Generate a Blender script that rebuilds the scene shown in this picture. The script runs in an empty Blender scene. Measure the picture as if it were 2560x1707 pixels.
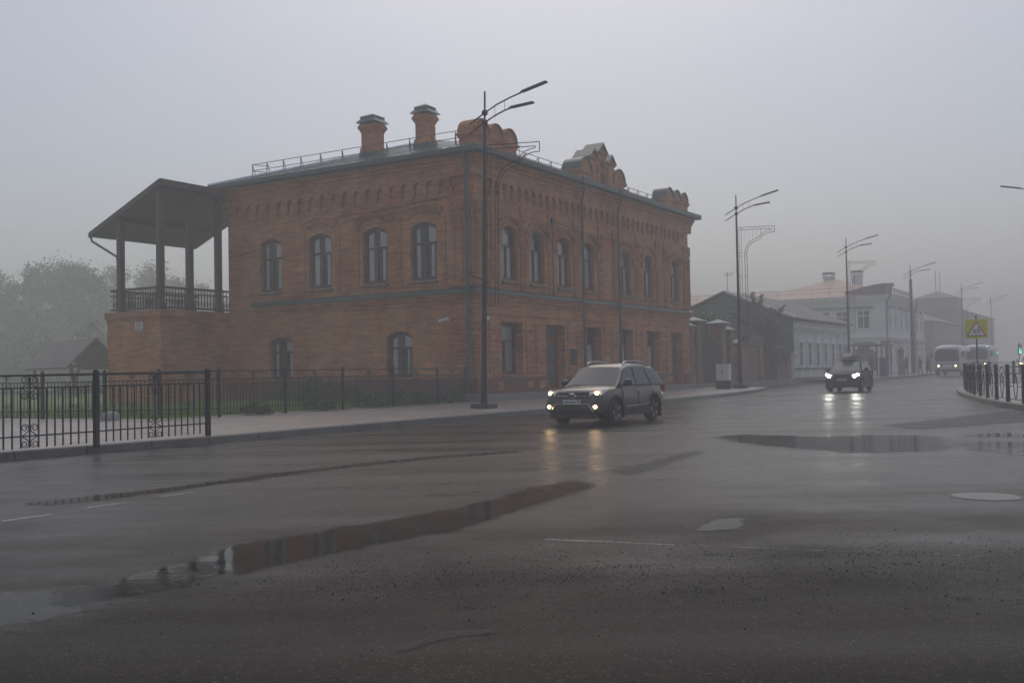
import bpy, bmesh, math, random
from mathutils import Vector, Matrix
from mathutils.geometry import tessellate_polygon
random.seed(7)
SC = bpy.context.scene
COL = SC.collection
R = math.radians

# ------------------------------------------------------------------ camera
FPX, PITCH, ROLL = 2600.0, math.atan(79.5 / 2600), 0.0195
F_ = Vector((0, math.cos(PITCH), math.sin(PITCH)))
R0 = Vector((1, 0, 0)); U0 = Vector((0, -math.sin(PITCH), math.cos(PITCH)))
CR = R0 * math.cos(ROLL) - U0 * math.sin(ROLL)
CU = U0 * math.cos(ROLL) + R0 * math.sin(ROLL)
cam = bpy.data.cameras.new('camera')
cam.sensor_width = 36; cam.lens = 36 * FPX / 2560
cam.clip_start = 0.05; cam.clip_end = 3000
co = bpy.data.objects.new('camera', cam); COL.objects.link(co)
m = Matrix.Identity(4)
for i in range(3):
    m[i][0] = CR[i]; m[i][1] = CU[i]; m[i][2] = -F_[i]
m[2][3] = 1.5
co.matrix_world = m
SC.camera = co

# ------------------------------------------------------------------ sky, sun, exposure
SUN_EL, SUN_AZ = R(50), R(4)
w = bpy.data.worlds.new('World'); SC.world = w; w.use_nodes = True
nt = w.node_tree; nt.nodes.clear()
sky = nt.nodes.new('ShaderNodeTexSky'); sky.sky_type = 'NISHITA'; sky.sun_disc = False
sky.sun_elevation = SUN_EL; sky.sun_rotation = SUN_AZ; sky.dust_density = 4.0; sky.air_density = 1.0
hs = nt.nodes.new('ShaderNodeHueSaturation'); hs.inputs['Saturation'].default_value = 1.4
bg = nt.nodes.new('ShaderNodeBackground'); bg.inputs['Strength'].default_value = 0.10
wo = nt.nodes.new('ShaderNodeOutputWorld')
ov = nt.nodes.new('ShaderNodeMix'); ov.data_type = 'RGBA'; ov.inputs['Factor'].default_value = 0.42
ov.inputs['B'].default_value = (6.6, 6.9, 7.6, 1)      # even overcast layer over the clear sky model
nt.links.new(sky.outputs[0], ov.inputs['A']); nt.links.new(ov.outputs['Result'], hs.inputs['Color']); nt.links.new(hs.outputs[0], bg.inputs[0]); nt.links.new(bg.outputs[0], wo.inputs[0])
sl = bpy.data.lights.new('sun', 'SUN'); sl.energy = 0.5; sl.angle = R(60); sl.color = (1, .96, .9)
so = bpy.data.objects.new('sun', sl); COL.objects.link(so)
sd = Vector((math.sin(SUN_AZ) * math.cos(SUN_EL), math.cos(SUN_AZ) * math.cos(SUN_EL), math.sin(SUN_EL)))
so.rotation_euler = sd.to_track_quat('Z', 'Y').to_euler()
SC.view_settings.view_transform = 'Standard'; SC.view_settings.look = 'None'
SC.view_settings.exposure = 0.0; SC.view_settings.gamma = 1
SC.render.engine = 'CYCLES'
cy = SC.cycles
cy.max_bounces = 6; cy.diffuse_bounces = 3; cy.glossy_bounces = 3; cy.transmission_bounces = 4
cy.volume_bounces = 2; cy.transparent_max_bounces = 12; cy.use_denoising = True
cy.sample_clamp_indirect = 6
HAZE = 0.0056

# ------------------------------------------------------------------ helpers
TH = R(31.3)
SV = Vector((math.sin(TH), math.cos(TH), 0)); NV = Vector((-math.cos(TH), math.sin(TH), 0))
CC = Vector((-1.46, 42.5, 0)); ROTS = R(58.7)
def S(b, a, z=0.0):
    p = CC + SV * b + NV * a; return Vector((p.x, p.y, z))
def SN(b, n, z=0.0): return S(b, n - 23.33, z)
def gz(x, y): return 0.005 * min(max(y - 20, 0), 110)
def gzS(b, n):
    p = SN(b, n); return gz(p.x, p.y)
def lerp(a, b, t): return a + (b - a) * t

class MB:
    def __init__(s): s.v = []; s.f = []; s.mi = []
    def add(s, vs, fs, mi=0):
        o = len(s.v); s.v += [tuple(v) for v in vs]
        for f in fs: s.f.append(tuple(i + o for i in f)); s.mi.append(mi)
        return s
    def box(s, x0, x1, y0, y1, z0, z1, mi=0):
        v = [(x, y, z) for z in (z0, z1) for y in (y0, y1) for x in (x0, x1)]
        return s.add(v, [(0, 2, 3, 1), (4, 5, 7, 6), (0, 1, 5, 4), (2, 6, 7, 3), (0, 4, 6, 2), (1, 3, 7, 5)], mi)
    def bar(s, p, q, w, h=None, mi=0, up=(0, 0, 1)):
        p = Vector(p); q = Vector(q); h = h or w; d = (q - p)
        if d.length < 1e-6: return s
        d.normalize(); u = Vector(up)
        if abs(d.dot(u)) > .95: u = Vector((1, 0, 0))
        r = d.cross(u).normalized() * (w / 2); t = r.cross(d).normalized() * (h / 2)
        v = [p - r - t, p + r - t, p + r + t, p - r + t, q - r - t, q + r - t, q + r + t, q - r + t]
        return s.add(v, [(3, 2, 1, 0), (4, 5, 6, 7), (0, 1, 5, 4), (1, 2, 6, 5), (2, 3, 7, 6), (3, 0, 4, 7)], mi)
    def tube(s, pts, r, seg=6, mi=0, cap=True):
        pts = [Vector(p) for p in pts]; n = len(pts); rr = r if isinstance(r, (list, tuple)) else [r] * n
        o = len(s.v); prev = None
        for i, p in enumerate(pts):
            d = (pts[min(i + 1, n - 1)] - pts[max(i - 1, 0)]).normalized()
            if prev is None:
                u = Vector((0, 0, 1)) if abs(d.z) < .9 else Vector((1, 0, 0))
                a = d.cross(u).normalized()
            else:
                a = (prev - d * prev.dot(d)).normalized()
            prev = a; b = d.cross(a)
            for k in range(seg):
                t = 2 * math.pi * k / seg
                s.v.append(tuple(p + (a * math.cos(t) + b * math.sin(t)) * rr[i]))
        for i in range(n - 1):
            for k in range(seg):
                a0 = o + i * seg + k; a1 = o + i * seg + (k + 1) % seg
                s.f.append((a0, a1, a1 + seg, a0 + seg)); s.mi.append(mi)
        if cap:
            s.f.append(tuple(o + k for k in range(seg))[::-1]); s.mi.append(mi)
            s.f.append(tuple(o + (n - 1) * seg + k for k in range(seg))); s.mi.append(mi)
        return s
    def lathe(s, prof, c=(0, 0, 0), seg=12, axis='z', mi=0):
        o = len(s.v); n = len(prof)
        for r, h in prof:
            for k in range(seg):
                t = 2 * math.pi * k / seg; a, b = r * math.cos(t), r * math.sin(t)
                p = (a, b, h) if axis == 'z' else ((a, h, b) if axis == 'y' else (h, a, b))
                s.v.append((p[0] + c[0], p[1] + c[1], p[2] + c[2]))
        for i in range(n - 1):
            for k in range(seg):
                a0 = o + i * seg + k; a1 = o + i * seg + (k + 1) % seg
                s.f.append((a0, a1, a1 + seg, a0 + seg)); s.mi.append(mi)
        s.f.append(tuple(o + k for k in range(seg))[::-1]); s.mi.append(mi)
        s.f.append(tuple(o + (n - 1) * seg + k for k in range(seg))); s.mi.append(mi)
        return s
    def ball(s, c, r, seg=10, rings=6, sc=(1, 1, 1), mi=0):
        prof = [(math.sin(math.pi * (i + .02) / (rings + .04)) * r, -math.cos(math.pi * (i + .02) / (rings + .04)) * r) for i in range(rings + 1)]
        o = len(s.v); s.lathe(prof, (0, 0, 0), seg, 'z', mi)
        for i in range(o, len(s.v)):
            v = s.v[i]; s.v[i] = (v[0] * sc[0] + c[0], v[1] * sc[1] + c[1], v[2] * sc[2] + c[2])
        return s
    def prism(s, poly, fn, o0, o1, mi=0):
        n = len(poly)
        v = [fn(u, z, o0) for u, z in poly] + [fn(u, z, o1) for u, z in poly]
        tri = tessellate_polygon([[Vector((u, z, 0)) for u, z in poly]])
        f = [tuple(t) for t in tri] + [tuple(i + n for i in t)[::-1] for t in tri]
        f += [(i, (i + 1) % n, (i + 1) % n + n, i + n) for i in range(n)]
        return s.add(v, f, mi)
    def loft(s, rings, mi=0, caps=True, closed=True):
        o = len(s.v); k = len(rings[0])
        for r in rings: s.v += [tuple(p) for p in r]
        for i in range(len(rings) - 1):
            for j in range(k if closed else k - 1):
                a0 = o + i * k + j; a1 = o + i * k + (j + 1) % k
                s.f.append((a0, a1, a1 + k, a0 + k)); s.mi.append(mi)
        if caps:
            s.f.append(tuple(o + j for j in range(k))[::-1]); s.mi.append(mi)
            s.f.append(tuple(o + (len(rings) - 1) * k + j for j in range(k))); s.mi.append(mi)
        return s
    def build(s, name, mats, parent=None, smooth=False, loc=None, rot=0, bevel=0, fix=True, subsurf=0):
        me = bpy.data.meshes.new(name); me.from_pydata(s.v, [], s.f)
        if not isinstance(mats, (list, tuple)): mats = [mats]
        for mt in mats: me.materials.append(mt)
        for p, mi in zip(me.polygons, s.mi): p.material_index = mi
        if fix:
            bm = bmesh.new(); bm.from_mesh(me); bmesh.ops.recalc_face_normals(bm, faces=bm.faces); bm.to_mesh(me); bm.free()
        uv = me.uv_layers.new(name='uv')
        for p in me.polygons:
            n = p.normal; ax = max(range(3), key=lambda i: abs(n[i]))
            for li in p.loop_indices:
                c = me.vertices[me.loops[li].vertex_index].co
                uv.data[li].uv = (c.x, c.y) if ax == 2 else ((c.y, c.z) if ax == 0 else (c.x, c.z))
        if smooth:
            for p in me.polygons: p.use_smooth = True
        ob = bpy.data.objects.new(name, me); COL.objects.link(ob)
        if parent: ob.parent = parent
        if loc is not None: ob.location = loc
        ob.rotation_euler[2] = rot
        if bevel:
            b = ob.modifiers.new('b', 'BEVEL'); b.width = bevel; b.segments = 1; b.limit_method = 'ANGLE'
        if subsurf:
            b = ob.modifiers.new('s', 'SUBSURF'); b.levels = subsurf; b.render_levels = subsurf
        return ob

def tag(o, label=None, cat=None, group=None, kind=None):
    if label: o['label'] = label
    if cat: o['category'] = cat
    if group: o['group'] = group
    if kind: o['kind'] = kind
    return o
def empty(name, loc, rot=0, label=None, cat=None, group=None):
    o = bpy.data.objects.new(name, None); COL.objects.link(o); o.location = loc; o.rotation_euler[2] = rot
    o.empty_display_size = .2
    return tag(o, label, cat, group)
def dup(root, loc, rot, label, group=None):
    def rec(o, par):
        c = o.copy(); COL.objects.link(c)
        if par is not None: c.parent = par
        for ch in list(o.children): rec(ch, c)
        return c
    r = rec(root, None); r.location = loc; r.rotation_euler[2] = rot; r['label'] = label
    if group: r['group'] = group
    return r

# ------------------------------------------------------------------ materials
def newmat(name):
    mt = bpy.data.materials.new(name); mt.use_nodes = True
    nt = mt.node_tree; b = nt.nodes['Principled BSDF']; return mt, nt, b
def mat(name, col, rough=.6, metal=0, var=.25, scale=4, bump=0, bscale=40, spec=.5, coat=0, rvar=.1):
    mt, nt, b = newmat(name); N = nt.nodes.new; Lk = nt.links.new
    b.inputs['Roughness'].default_value = rough; b.inputs['Metallic'].default_value = metal
    b.inputs['Specular IOR Level'].default_value = spec; b.inputs['Coat Weight'].default_value = coat
    b.inputs['Coat Roughness'].default_value = .05
    tc = N('ShaderNodeTexCoord'); no = N('ShaderNodeTexNoise'); no.inputs['Scale'].default_value = scale; no.inputs['Detail'].default_value = 5
    Lk(tc.outputs['Object'], no.inputs['Vector'])
    mx = N('ShaderNodeMix'); mx.data_type = 'RGBA'
    mx.inputs['A'].default_value = tuple(c * (1 - var) for c in col) + (1,); mx.inputs['B'].default_value = tuple(min(1, c * (1 + var)) for c in col) + (1,)
    Lk(no.outputs['Fac'], mx.inputs['Factor']); Lk(mx.outputs['Result'], b.inputs['Base Color'])
    if rvar:
        mr = N('ShaderNodeMapRange'); mr.inputs['To Min'].default_value = max(.02, rough - rvar); mr.inputs['To Max'].default_value = rough + rvar
        Lk(no.outputs['Fac'], mr.inputs['Value']); Lk(mr.outputs[0], b.inputs['Roughness'])
    if bump:
        n2 = N('ShaderNodeTexNoise'); n2.inputs['Scale'].default_value = bscale; n2.inputs['Detail'].default_value = 3
        Lk(tc.outputs['Object'], n2.inputs['Vector'])
        bp = N('ShaderNodeBump'); bp.inputs['Strength'].default_value = bump; bp.inputs['Distance'].default_value = .02
        Lk(n2.outputs['Fac'], bp.inputs['Height']); Lk(bp.outputs[0], b.inputs['Normal'])
    return mt
def emit(name, col, st):
    mt, nt, b = newmat(name); b.inputs['Base Color'].default_value = (*col, 1)
    b.inputs['Emission Color'].default_value = (*col, 1); b.inputs['Emission Strength'].default_value = st
    return mt
def brick(name, c1, c2, mor, bw=.27, rh=.0815, ms=.014, dirt=.28, rough=.75):
    mt, nt, b = newmat(name); N = nt.nodes.new; Lk = nt.links.new
    uv = N('ShaderNodeUVMap'); uv.uv_map = 'uv'
    br = N('ShaderNodeTexBrick'); br.inputs['Scale'].default_value = 1; br.inputs['Brick Width'].default_value = bw; br.inputs['Row Height'].default_value = rh
    br.inputs['Mortar Size'].default_value = ms; br.inputs['Mortar Smooth'].default_value = .3
    br.inputs['Color1'].default_value = (*c1, 1); br.inputs['Color2'].default_value = (*c2, 1); br.inputs['Bias'].default_value = -.1
    Lk(uv.outputs[0], br.inputs['Vector'])
    tc = N('ShaderNodeTexCoord')
    mn = N('ShaderNodeTexNoise'); mn.inputs['Scale'].default_value = .55; mn.inputs['Detail'].default_value = 4
    Lk(tc.outputs['Object'], mn.inputs['Vector'])
    mcol = N('ShaderNodeMix'); mcol.data_type = 'RGBA'   # worn pointing: mortar washed out in places, dark in others
    mcol.inputs['A'].default_value = tuple(c * .7 for c in c2) + (1,); mcol.inputs['B'].default_value = (*mor, 1)
    rp = N('ShaderNodeMapRange'); rp.inputs['From Min'].default_value = .36; rp.inputs['From Max'].default_value = .56
    Lk(mn.outputs['Fac'], rp.inputs['Value']); Lk(rp.outputs[0], mcol.inputs['Factor']); Lk(mcol.outputs['Result'], br.inputs['Mortar'])
    n1 = N('ShaderNodeTexNoise'); n1.inputs['Scale'].default_value = .9; n1.inputs['Detail'].default_value = 8; n1.inputs['Roughness'].default_value = .65
    Lk(tc.outputs['Object'], n1.inputs['Vector'])
    r2 = N('ShaderNodeMapRange'); r2.inputs['From Min'].default_value = .3; r2.inputs['From Max'].default_value = .72
    r2.inputs['To Min'].default_value = 1 - dirt; r2.inputs['To Max'].default_value = 1.15
    Lk(n1.outputs['Fac'], r2.inputs['Value'])
    n3 = N('ShaderNodeTexNoise'); n3.inputs['Scale'].default_value = 9; n3.inputs['Detail'].default_value = 2
    Lk(tc.outputs['Object'], n3.inputs['Vector'])
    r3 = N('ShaderNodeMapRange'); r3.inputs['To Min'].default_value = .72; r3.inputs['To Max'].default_value = 1.28
    Lk(n3.outputs['Fac'], r3.inputs['Value'])
    mu = N('ShaderNodeMath'); mu.operation = 'MULTIPLY'; Lk(r2.outputs[0], mu.inputs[0]); Lk(r3.outputs[0], mu.inputs[1])
    mpc = N('ShaderNodeMapping'); mpc.inputs['Scale'].default_value = (1.1, 1 / (rh * 1.6), 1); Lk(uv.outputs[0], mpc.inputs['Vector'])
    nc = N('ShaderNodeTexNoise'); nc.inputs['Scale'].default_value = 1; nc.inputs['Detail'].default_value = 3; nc.inputs['Roughness'].default_value = .6; Lk(mpc.outputs[0], nc.inputs['Vector'])
    rc = N('ShaderNodeMapRange'); rc.inputs['From Min'].default_value = .3; rc.inputs['From Max'].default_value = .7; rc.inputs['To Min'].default_value = .66; rc.inputs['To Max'].default_value = 1.36
    Lk(nc.outputs['Fac'], rc.inputs['Value'])
    mu2 = N('ShaderNodeMath'); mu2.operation = 'MULTIPLY'; Lk(mu.outputs[0], mu2.inputs[0]); Lk(rc.outputs[0], mu2.inputs[1])
    vm = N('ShaderNodeVectorMath'); vm.operation = 'SCALE'; Lk(br.outputs['Color'], vm.inputs[0]); Lk(mu2.outputs[0] if rh < .2 else mu.outputs[0], vm.inputs['Scale'])
    Lk(vm.outputs[0], b.inputs['Base Color'])
    bp = N('ShaderNodeBump'); bp.inputs['Strength'].default_value = .5; bp.inputs['Distance'].default_value = .012; bp.invert = True
    Lk(br.outputs['Fac'], bp.inputs['Height']); Lk(bp.outputs[0], b.inputs['Normal'])
    b.inputs['Roughness'].default_value = rough
    return mt
def glassmat(name, tint=.8, dark=False):
    mt, nt, b = newmat(name)
    if dark:
        b.inputs['Base Color'].default_value = (.012, .014, .015, 1); b.inputs['Roughness'].default_value = .04; b.inputs['Specular IOR Level'].default_value = .7
        return mt
    N = nt.nodes.new; Lk = nt.links.new; nt.nodes.remove(b)
    fr = N('ShaderNodeFresnel'); fr.inputs[0].default_value = 1.6
    tr = N('ShaderNodeBsdfTransparent'); tr.inputs[0].default_value = (tint, tint, tint, 1)
    gl = N('ShaderNodeBsdfGlossy'); gl.inputs['Roughness'].default_value = .03; gl.inputs['Color'].default_value = (1, 1, 1, 1)
    mx = N('ShaderNodeMixShader'); Lk(fr.outputs[0], mx.inputs[0]); Lk(tr.outputs[0], mx.inputs[1]); Lk(gl.outputs[0], mx.inputs[2])
    Lk(mx.outputs[0], nt.nodes['Material Output'].inputs[0]); return mt
def asphalt(name):
    mt, nt, b = newmat(name); N = nt.nodes.new; Lk = nt.links.new
    tc = N('ShaderNodeTexCoord')
    def noise(sc, det=3, vec=None, ro=.5):
        n = N('ShaderNodeTexNoise'); n.inputs['Scale'].default_value = sc; n.inputs['Detail'].default_value = det; n.inputs['Roughness'].default_value = ro
        Lk(vec if vec else tc.outputs['Object'], n.inputs['Vector']); return n.outputs['Fac']
    def mr(x, a, b_, c, d):
        r = N('ShaderNodeMapRange'); r.inputs['From Min'].default_value = a; r.inputs['From Max'].default_value = b_; r.inputs['To Min'].default_value = c; r.inputs['To Max'].default_value = d
        Lk(x, r.inputs['Value']); return r.outputs[0]
    def mul(x, y):
        q = N('ShaderNodeMath'); q.operation = 'MULTIPLY'; Lk(x, q.inputs[0]); Lk(y, q.inputs[1]); return q.outputs[0]
    mp = N('ShaderNodeMapping'); mp.inputs['Rotation'].default_value = (0, 0, -ROTS); mp.inputs['Scale'].default_value = (.16, 1, 1); mp.vector_type = 'POINT'
    Lk(tc.outputs['Object'], mp.inputs['Vector'])
    streak = noise(.55, 5, mp.outputs[0], .6); patch = noise(.35, 6, None, .62); fine = noise(140, 2); mid = noise(9, 4)
    vo = N('ShaderNodeTexVoronoi'); vo.inputs['Scale'].default_value = 95; Lk(tc.outputs['Object'], vo.inputs['Vector'])
    cr = N('ShaderNodeSeparateColor'); Lk(vo.outputs['Color'], cr.inputs[0])
    spk = mr(cr.outputs[0], .965, .98, 0, 1)
    base = mul(mul(mr(fine, .3, .7, .72, 1.25), mr(patch, .3, .7, .72, 1.3)), mul(mul(mr(mid, .3, .7, .82, 1.18), mr(noise(22, 4, None, .75), .3, .7, .7, 1.32)), mr(noise(60, 3, None, .8), .3, .7, .38, 1.72)))
    mx = N('ShaderNodeMix'); mx.data_type = 'RGBA'; mx.inputs['A'].default_value = (.030, .0255, .0205, 1); mx.inputs['B'].default_value = (.17, .155, .13, 1)
    sm = N('ShaderNodeMath'); sm.operation = 'MULTIPLY'; sm.inputs[1].default_value = .55; Lk(spk, sm.inputs[0]); Lk(sm.outputs[0], mx.inputs['Factor'])
    vm = N('ShaderNodeVectorMath'); vm.operation = 'SCALE'; Lk(mx.outputs['Result'], vm.inputs[0]); Lk(base, vm.inputs['Scale'])
    Lk(vm.outputs[0], b.inputs['Base Color'])
    # the driven lanes are wet, the worn apron of the junction in front has drained and dried
    sx = N('ShaderNodeSeparateXYZ'); Lk(tc.outputs['Object'], sx.inputs[0])
    wob = N('ShaderNodeMath'); wob.operation = 'ADD'; Lk(sx.outputs['Y'], wob.inputs[0]); Lk(mr(patch, .3, .7, -3, 3), wob.inputs[1])
    wet = mr(wob.outputs[0], 6.5, 15, 0, 1)
    ro = N('ShaderNodeMath'); ro.operation = 'ADD'; Lk(mr(streak, .35, .65, .20, .40), ro.inputs[0]); Lk(mr(wet, 0, 1, .28, .0), ro.inputs[1])
    Lk(ro.outputs[0], b.inputs['Roughness']); Lk(mr(wet, 0, 1, .06, .19), b.inputs['Specular IOR Level'])
    bp = N('ShaderNodeBump'); bp.inputs['Distance'].default_value = .010; Lk(mr(streak, .35, .65, .3, .7), bp.inputs['Strength'])
    Lk(noise(70, 3), bp.inputs['Height']); Lk(bp.outputs[0], b.inputs['Normal'])
    return mt
def shoremix(nt, b, full=1.0, nscale=7.0):
    N = nt.nodes.new; Lk = nt.links.new
    at = N('ShaderNodeAttribute'); at.attribute_name = 'shore'; tc = N('ShaderNodeTexCoord')
    n = N('ShaderNodeTexNoise'); n.inputs['Scale'].default_value = nscale; n.inputs['Detail'].default_value = 6; n.inputs['Roughness'].default_value = .65
    Lk(tc.outputs['Object'], n.inputs['Vector'])
    s1 = N('ShaderNodeMath'); s1.operation = 'MULTIPLY_ADD'; Lk(at.outputs['Fac'], s1.inputs[0]); s1.inputs[1].default_value = .9; s1.inputs[2].default_value = -.35
    ad = N('ShaderNodeMath'); ad.operation = 'MULTIPLY_ADD'; Lk(n.outputs['Fac'], ad.inputs[0]); ad.inputs[1].default_value = 1.4; Lk(s1.outputs[0], ad.inputs[2])
    r = N('ShaderNodeMapRange'); r.inputs['From Min'].default_value = .55; r.inputs['From Max'].default_value = 1.1; r.inputs['To Max'].default_value = full; r.interpolation_type = 'SMOOTHSTEP'
    Lk(ad.outputs[0], r.inputs['Value']); Lk(r.outputs[0], b.inputs['Alpha'])
def water(name, rip=.04, full=1.0, rough=.03):
    mt, nt, b = newmat(name); N = nt.nodes.new; Lk = nt.links.new
    shoremix(nt, b, full)
    b.inputs['Base Color'].default_value = (.030, .028, .025, 1); b.inputs['Roughness'].default_value = rough; b.inputs['IOR'].default_value = 1.33
    tc = N('ShaderNodeTexCoord'); n = N('ShaderNodeTexNoise'); n.inputs['Scale'].default_value = 14; n.inputs['Detail'].default_value = 2
    Lk(tc.outputs['Object'], n.inputs['Vector']); bp = N('ShaderNodeBump'); bp.inputs['Strength'].default_value = rip; bp.inputs['Distance'].default_value = .02
    Lk(n.outputs['Fac'], bp.inputs['Height']); Lk(bp.outputs[0], b.inputs['Normal']); return mt
def leafmat(name, col):
    mt, nt, b = newmat(name); N = nt.nodes.new; Lk = nt.links.new
    oi = N('ShaderNodeNewGeometry'); mx = N('ShaderNodeMix'); mx.data_type = 'RGBA'
    mx.inputs['A'].default_value = tuple(c * .55 for c in col) + (1,); mx.inputs['B'].default_value = tuple(c * 1.5 for c in col) + (1,)
    Lk(oi.outputs['Random Per Island'], mx.inputs['Factor']); Lk(mx.outputs['Result'], b.inputs['Base Color'])
    b.inputs['Roughness'].default_value = .5; return mt

M = {}
M['brick'] = brick('old_red_brick', (.53, .185, .05), (.41, .14, .042), (.50, .34, .17))
M['trim'] = brick('brick_trim', (.51, .175, .048), (.39, .134, .042), (.45, .30, .16), dirt=.32)
M['plinth'] = mat('painted_plinth', (.17, .065, .05), .7, var=.3, scale=2, bump=.3, bscale=15)
M['green'] = mat('green_sheet_metal', (.055, .085, .072), .35, .0, var=.25, scale=3, coat=.2)
M['roof'] = mat('seamed_roof_metal', (.78, .82, .82), .14, .92, var=.15, scale=1.2, rvar=.06)
M['fascia'] = mat('roof_fascia_metal', (.05, .07, .068), .45, var=.2)
M['soffit'] = mat('pale_soffit', (.42, .38, .33), .7, var=.35, scale=6)
M['frame'] = mat('brown_window_frame', (.085, .045, .032), .45, var=.2)
M['glass'] = glassmat('window_glass', .92)
M['curtain'] = mat('white_curtain', (.78, .77, .73), .8, var=.08, scale=2)
M['blind'] = mat('grey_blind', (.5, .5, .48), .8, var=.08, scale=2)
M['capmetal'] = mat('teal_cap_metal', (.16, .27, .27), .5, var=.2)
M['door'] = mat('brown_wood_door', (.20, .07, .045), .5, var=.3, scale=5)
M['paper'] = mat('pale_notice', (.38, .34, .26), .7, var=.1)
M['white'] = mat('white_plastic', (.7, .7, .68), .45, var=.05)
M['wood'] = mat('dark_stained_wood', (.055, .032, .024), .5, var=.35, scale=6)
M['woodroof'] = mat('veranda_boards', (.08, .088, .125), .55, var=.3, scale=5)
M['iron'] = mat('black_wrought_iron', (.012, .014, .022), .38, .2, var=.3, scale=8)
M['lamp'] = mat('dark_blue_grey_lamp_paint', (.010, .011, .020), .35, .1, var=.25, scale=5)
M['lum'] = mat('lamp_head_grey', (.05, .055, .075), .4, .3, var=.1)
M['asphalt'] = asphalt('wet_asphalt')
M['puddle'] = water('puddle_water', .04, .62); M['pale'] = water('small_puddle_water', .06, .5, .08); M['oval'] = water('oval_puddle_water', .03, .9, .04); M['ripple'] = water('rippled_puddle_water', .06, .5); M['film'] = water('thin_water_film', .05, .45, .16)
M['wetpatch'] = mat('dark_wet_repair', (.014, .0135, .013), .45, spec=.2, var=.3, scale=5, bump=.3, bscale=60)
shoremix(M['wetpatch'].node_tree, M['wetpatch'].node_tree.nodes['Principled BSDF'], .5, 4)
M['pav'] = brick('paving_slabs', (.36, .305, .265), (.31, .265, .235), (.09, .075, .065), bw=.8, rh=.8, ms=.03, dirt=.3, rough=.42)
M['kerb'] = brick('kerb_concrete', (.17, .155, .14), (.145, .135, .125), (.04, .036, .033), bw=1.5, rh=5, ms=.022, dirt=.4, rough=.5)
M['conc'] = mat('weathered_concrete', (.20, .19, .17), .6, var=.3, scale=3, bump=.4, bscale=20)
M['dconc'] = mat('dark_wet_concrete', (.04, .04, .04), .5, var=.3, scale=3, bump=.3, bscale=20)
M['mark'] = mat('worn_road_paint', (.40, .38, .35), .45, var=.55, scale=9, bump=.3, bscale=60)
M['fmark'] = mat('faded_road_paint', (.15, .145, .135), .4, var=.6, scale=14, bump=.3, bscale=60)
def wear(m_, lo, hi, a0, a1):
    nt = m_.node_tree; b = nt.nodes['Principled BSDF']; N = nt.nodes.new; Lk = nt.links.new
    tc = N('ShaderNodeTexCoord'); n = N('ShaderNodeTexNoise'); n.inputs['Scale'].default_value = 28; n.inputs['Detail'].default_value = 6; n.inputs['Roughness'].default_value = .7
    Lk(tc.outputs['Object'], n.inputs['Vector']); r = N('ShaderNodeMapRange')
    for k_, v_ in (('From Min', lo), ('From Max', hi), ('To Min', a0), ('To Max', a1)): r.inputs[k_].default_value = v_
    Lk(n.outputs['Fac'], r.inputs['Value']); Lk(r.outputs[0], b.inputs['Alpha'])
wear(M['mark'], .38, .58, .05, .9); wear(M['fmark'], .42, .62, .0, .75)
M['soil'] = mat('earth', (.06, .055, .04), .9, var=.4, scale=.6)
M['lawn'] = mat('lawn_turf', (.11, .18, .015), .9, var=.45, scale=1.2, bump=.6, bscale=25)
M['grass'] = leafmat('grass_blades', (.15, .25, .015))
M['leaf'] = leafmat('tree_leaves', (.05, .068, .036)); M['leaf2'] = leafmat('light_leaves', (.075, .105, .05)); M['weed'] = leafmat('weed_leaves', (.06, .11, .03))
M['yellow'] = leafmat('yellow_flowers', (.5, .38, .04))
M['bark'] = mat('bark', (.06, .048, .038), .9, var=.4, scale=8)
M['gravel'] = leafmat('loose_gravel', (.024, .021, .018))
M['suv'] = mat('grey_brown_car_paint', (.058, .050, .044), .34, .35, var=.06, scale=2, coat=.7)
M['car2'] = mat('dark_green_car_paint', (.014, .018, .017), .55, .0, var=.06, coat=.05, spec=.3)
M['car3'] = mat('silver_car_paint', (.3, .3, .3), .3, .5, var=.06, coat=.8)
M['plastic'] = mat('black_plastic', (.014, .014, .016), .5, var=.2)
M['chrome'] = mat('chrome', (.75, .75, .75), .15, 1, var=.05)
M['silver'] = mat('silver_trim', (.45, .45, .46), .3, .8, var=.05)
M['cglass'] = glassmat('car_glass', dark=True)
M['paleglass'] = mat('sky_toned_windscreen', (.17, .19, .18), .12, var=.08, spec=.6)  # sky reflection put into the glass as a pale base colour
M['fardark'] = mat('haze_toned_brown_wall', (.27, .22, .20), .8, var=.2, scale=1); M['farroof'] = mat('haze_toned_roof', (.16, .13, .125), .6, var=.2); M['farpane'] = mat('haze_toned_pane', (.12, .12, .12), .3, var=.1)  # far wall, roof and panes lightened, extra haze put into their colours
M['tyre'] = mat('tyre_rubber', (.012, .012, .012), .7, var=.2)
M['rim'] = mat('alloy_rim', (.42, .42, .43), .35, .8, var=.1)
M['lens'] = mat('headlamp_glass', (.7, .68, .64), .15, .2, var=.2, scale=20)
M['red'] = mat('red_tail_lamp', (.35, .02, .015), .2, var=.1)
M['warm'] = emit('warm_headlight', (1, .66, .30), 42); M['cool'] = emit('white_headlight', (.93, 1, .86), 130)
M['dim'] = emit('amber_bus_headlight', (1, .62, .32), 9); M['marker'] = emit('marker_lamp', (1, .95, .9), 5)
M['tgreen'] = emit('green_signal', (.1, .95, .62), 2.0)
M['buswhite'] = mat('white_bus_paint', (.42, .43, .42), .35, var=.08, coat=.4)
M['busgrey'] = mat('grey_bus_band', (.20, .21, .21), .4, var=.1)
M['signy'] = mat('yellow_green_sign_face', (.56, .58, .05), .4, var=.08); M['signw'] = mat('white_sign_face', (.75, .75, .72), .4, var=.05)
M['signr'] = mat('red_sign_border', (.45, .04, .03), .4, var=.05); M['black'] = mat('black_sign_figure', (.01, .01, .01), .5, var=0)
M['whitewall'] = mat('white_rendered_wall', (.74, .73, .69), .8, var=.12, scale=1.2, bump=.2, bscale=10)
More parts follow.
